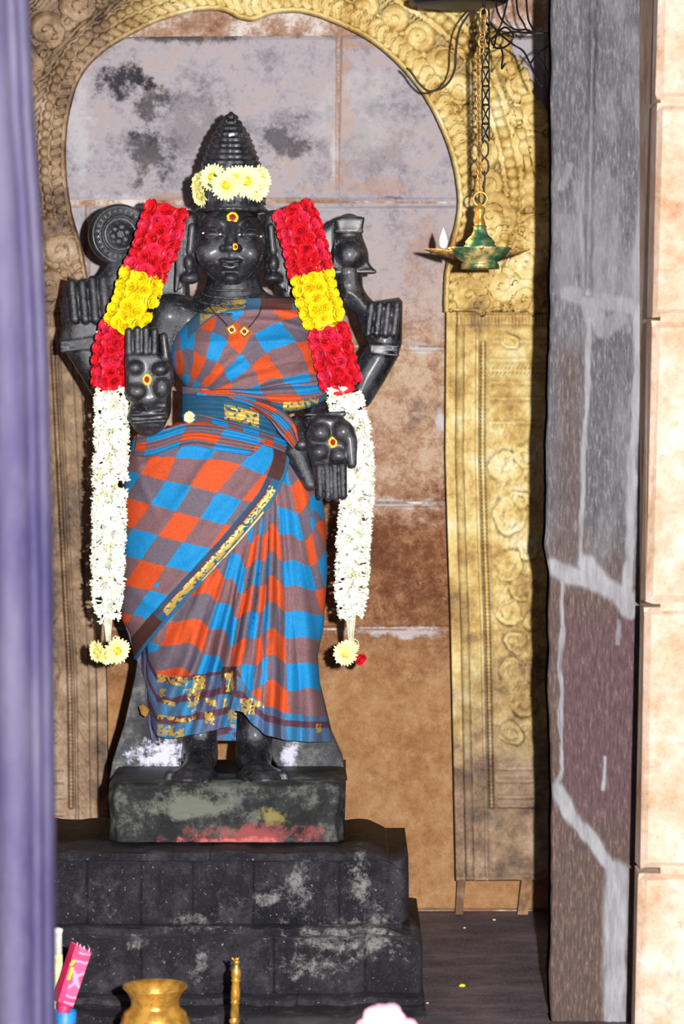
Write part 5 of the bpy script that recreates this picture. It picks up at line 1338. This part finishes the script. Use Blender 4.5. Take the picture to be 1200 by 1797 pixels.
# ================================================================== OFFERINGS IN FRONT OF THE PLINTH
def pot():
    d = 4.12; u = d/F; zf = 0.0; root = thing('brass_pot', 'round brass water pot with flared rim before the plinth', 'pot', (P(272,0,d).x, d, 0))
    c = Vector((P(272,0,d).x, d, 0)); ztop = P(0, 1731, d).z
    H = ztop
    def pr(lst): return [(r*u, H-(y-1731)*u) for r, y in lst]
    bot = 1731+H/u
    m = MB(); m.lathe(pr([(.5,bot),(34,bot),(40,bot-2),(58,bot-30),(66,1830),(65,1812),(62,1796),(58,1787),(56,1784),(55,1776),(44,1768),(42,1762),(43,1752),(50,1740),(57,1732),(57.5,1730),(56,1729),(48,1738),(40,1752),(39,1764),(50,1780),(58,1800),(60,1830),(30,bot-4),(.5,bot-4)]), c, 64, cap=False)
    m.build('vessel', M['brass'], root)
    m = MB(); m.lathe(pr([(57,1788),(59.5,1786),(57.5,1783)]), c, 64, cap=False); m.build('rib', M['brass'], root)
    m = MB(); m.lathe(pr([(62,1806),(64.5,1803),(62.5,1800)]), c, 64, cap=False); m.build('rib', M['brass'], root)
pot()
def bell():
    d = 4.2; u = d/F; x = P(409,0,d).x; root = thing('hand_bell', 'brass hand bell with slim ringed handle standing before the plinth', 'bell', (x, d, 0))
    zt = P(0, 1684, d).z; tilt = Matrix.Rotation(.035, 3, 'Y')
    m = MB(); prof = []
    for y, r in ((1684,3),(1688,6.5),(1691,4),(1696,4.5),(1703,8),(1712,9),(1717,7),(1720,9),(1723,6.5),(1740,8),(1752,8.5),(1756,7),(1759,9),(1762,7),(1784,8),(1786,6.5),(1789,9.5),(1794,9.5),(1797,6.5),(1806,7)): prof.append((r*u, zt-(y-1684)*u))
    m.lathe(prof[::-1], Vector((x, d, 0)), 24, axis=tilt); m.build('handle', M['brass'], root)
    m = MB(); zb = zt-(1806-1684)*u; m.lathe([(.038,.0),(.040,.002),(.036,.006),(.028,.020),(.024,zb-.016),(.016,zb-.004),(.006,zb+.001),(.001,zb+.001)], Vector((x, d, 0)), 40); m.build('bell_cup', M['brass'], root)
    m = MB()
    for i in range(5):
        a = 2*PI*i/5; m.tube([Vector((x+.003, d, zt-.002)), Vector((x+.003+.006*math.cos(a), d+.006*math.sin(a), zt+.003))], [.002,.0012], 6)
    m.build('lotus_tip', M['brass'], root)
bell()
def incense():
    d = 4.16; u = d/F
    root = thing('incense_packet', 'magenta marbled incense carton leaning out of the blue cup', 'box', P(110, 1800, d))
    # carton: two visible faces, leaning right
    A = [P(133,1659,d), P(160,1672,d), P(128,1768,d), P(102,1757,d)]
    n = Vector((0,1,0)); th = .028; L = Vector((-.009, .022, .001))
    v = [A[0], A[1], A[2], A[3]]; w = [q+L for q in v]
    m = MB(); m.add(v, [(0,1,2,3)]); m.add([v[0],v[3],w[3],w[0]], [(0,1,2,3)], 1)
    m.add([v[1],w[1],w[2],v[2]], [(0,1,2,3)], 1); m.add(w, [(3,2,1,0)], 1); m.add([v[3],v[2],w[2],w[3]], [(0,1,2,3)], 1)
    m.build('carton', None, root, smooth=False, mats=[M['marble'], M['pinkcard']])
    # darker plain side panel at the left with yellow label strips
    m = MB(); s = [P(133,1658,d-.001), P(141,1662,d-.001), P(111,1760,d-.001), P(102,1757,d-.001)]; s2 = [q+Vector((0,.003,0)) for q in s]
    m.add(s+s2, [(0,1,2,3),(7,6,5,4),(0,4,5,1),(1,5,6,2),(2,6,7,3),(3,7,4,0)]); sp = m.build('side_panel', M['pinkcard'], root, smooth=False)
    for (y0, y1, x0, x1) in ((1684,1695,125.5,133),(1697,1720,121,129)):
        m = MB(); q = [P(x0+3.2,y0,d-.003), P(x1+1.2,y0+1,d-.003), P(x1-6+ (0 if y1 < 1700 else 0),y1,d-.003), P(x0-4,y1-1,d-.003)]; q2 = [k+Vector((0,.002,0)) for k in q]
        m.add(q+q2, [(0,1,2,3),(7,6,5,4),(0,4,5,1),(1,5,6,2),(2,6,7,3),(3,7,4,0)]); m.build('yellow_label', M['turmeric'], root, smooth=False)
    m = MB(); m.tube([P(114,1760,d+.010), P(112,1772,d+.008), P(109,1790,d+.006), P(108,1812,d+.006)], [13*u, 11*u, 6*u, 5*u], 10, flat=.5); m.build('tapered_end', M['pinkcard'], root)
    m = MB()
    for x, y in ((134,1658),(139,1661),(146,1664),(155,1668)): m.tube([P(x,y+8,d+.01), P(x+2,y-4,d+.008)], [.0025,.0008], 5)
    m.build('torn_flap', M['pinkpetal'], root)
    root = thing('blue_cup', 'bright blue cup at the lower left holding the incense carton', 'cup', (P(113,0,d).x, d+.006, 0))
    zt = P(0, 1776, d).z; m = MB(); m.lathe([(.001,.0),(18*u,.0),(21*u,zt),(20*u,zt+.001),(18.5*u,zt),(16*u,.006),(.001,.006)], Vector((P(113,0,d).x, d+.006, 0)), 28, cap=False); m.build('cup_wall', M['bluecard'], root)
    root = thing('incense_tube', 'slim pale yellow and white tube standing behind the purple jamb', 'tube', (P(97,0,4.2).x, 4.2, 0))
    x = P(97,0,4.2).x; m = MB(); z0 = P(0,1758,4.2).z; z1 = P(0,1682,4.2).z; z2 = P(0,1644,4.2).z
    m.lathe([(.001,0),(.008,0),(.008,z1),(.001,z1)], (x,4.23,0), 16); m.build('tube_body', M['cream'], root)
    m = MB(); m.lathe([(.0078,z1),(.0075,z2),(.0085,z2+.001),(.0085,z2+.006),(.002,z2+.008)], (x,4.23,0), 16); m.build('tube_cap', M['whiteplastic'], root)
incense()
# stone ledge and blossoms close to the lens, just under the frame
m = MB(); m.box((P(430,0,2.9).x, 2.78, 0), (P(800,0,2.9).x, 3.0, .335)); lg = m.build('offering_ledge', M['plinth'], smooth=False); tag(lg, 'low dark stone ledge in the foreground under the pink blossom', 'ledge')
def pink():
    d = 2.86; root = thing('pink_blossom', 'large blurred pale pink and white blossom at the bottom edge', 'flower', (P(676,0,d).x, d, .335))
    c = Vector((P(676,0,d).x, d, .351)); m = MB()
    for (dx, dz, n, R) in ((-.002,.014,9,.025),(-.013,-.002,8,.025),(.016,-.001,8,.025),(0,0,9,.024)):
        for i in range(n):
            a = 2*PI*i/n; o_ = Vector((math.cos(a), -.45*abs(math.sin(a))-.1, max(-.2, math.sin(a))))
            b = c+Vector((dx, 0, dz)); petal(m, b, o_, Vector((0,-1,.3)), R*random.uniform(.75,.95), R*.75, .12, .8, 4, 4)
    m.build('petals', M['pinkpetal'], root)
    m = MB()
    for i in range(12):
        a = 2*PI*i/12; petal(m, c+Vector((0,-.008,.012)), (math.cos(a), -.5, math.sin(a)), (0,-1,0), .019, .012, .1, .8, 3, 3)
    pl = m.build('inner_petals', M['white'], root); pl['label'] = 'white inner petals'
    m = MB(); m.tube([Vector((c.x, d, .336)), c], [.006, .010], 8); m.build('base', M['leaf'], root)
pink()
o = shared('white_blossom', MUMS[0], None, orient(Vector((P(545,0,2.9).x, 2.9, .340)), (0,-.3,1), None, .55)); tag(o, 'small blurred white blossom at the bottom edge left of the pink one', 'flower')
# petals fallen on the floor and plinth
for (x, y, r, mt, lab) in ((811,1731,7,'disc','yellow petal lying on the dark floor right of the plinth'),(750,1761,3,'cream','tiny cream petal on the floor by the plinth foot'),(867,1615,3.5,'cream','tiny cream petal on the floor between the wooden legs'),(815,1629,3,'cream','tiny cream petal on the floor left of the wooden legs')):
    d = (CAMZ)*F/(y-HOR); p = P(x, y, d); m = MB()
    m.lathe([(.0005,.0003),(r*d/F,.0006),(r*d/F*.7,r*d/F*.5),(.0005,r*d/F*.7)], Vector((p.x, p.y, 0)), 7); tag(m.build('fallen_petal', M[mt]), lab, 'petal')
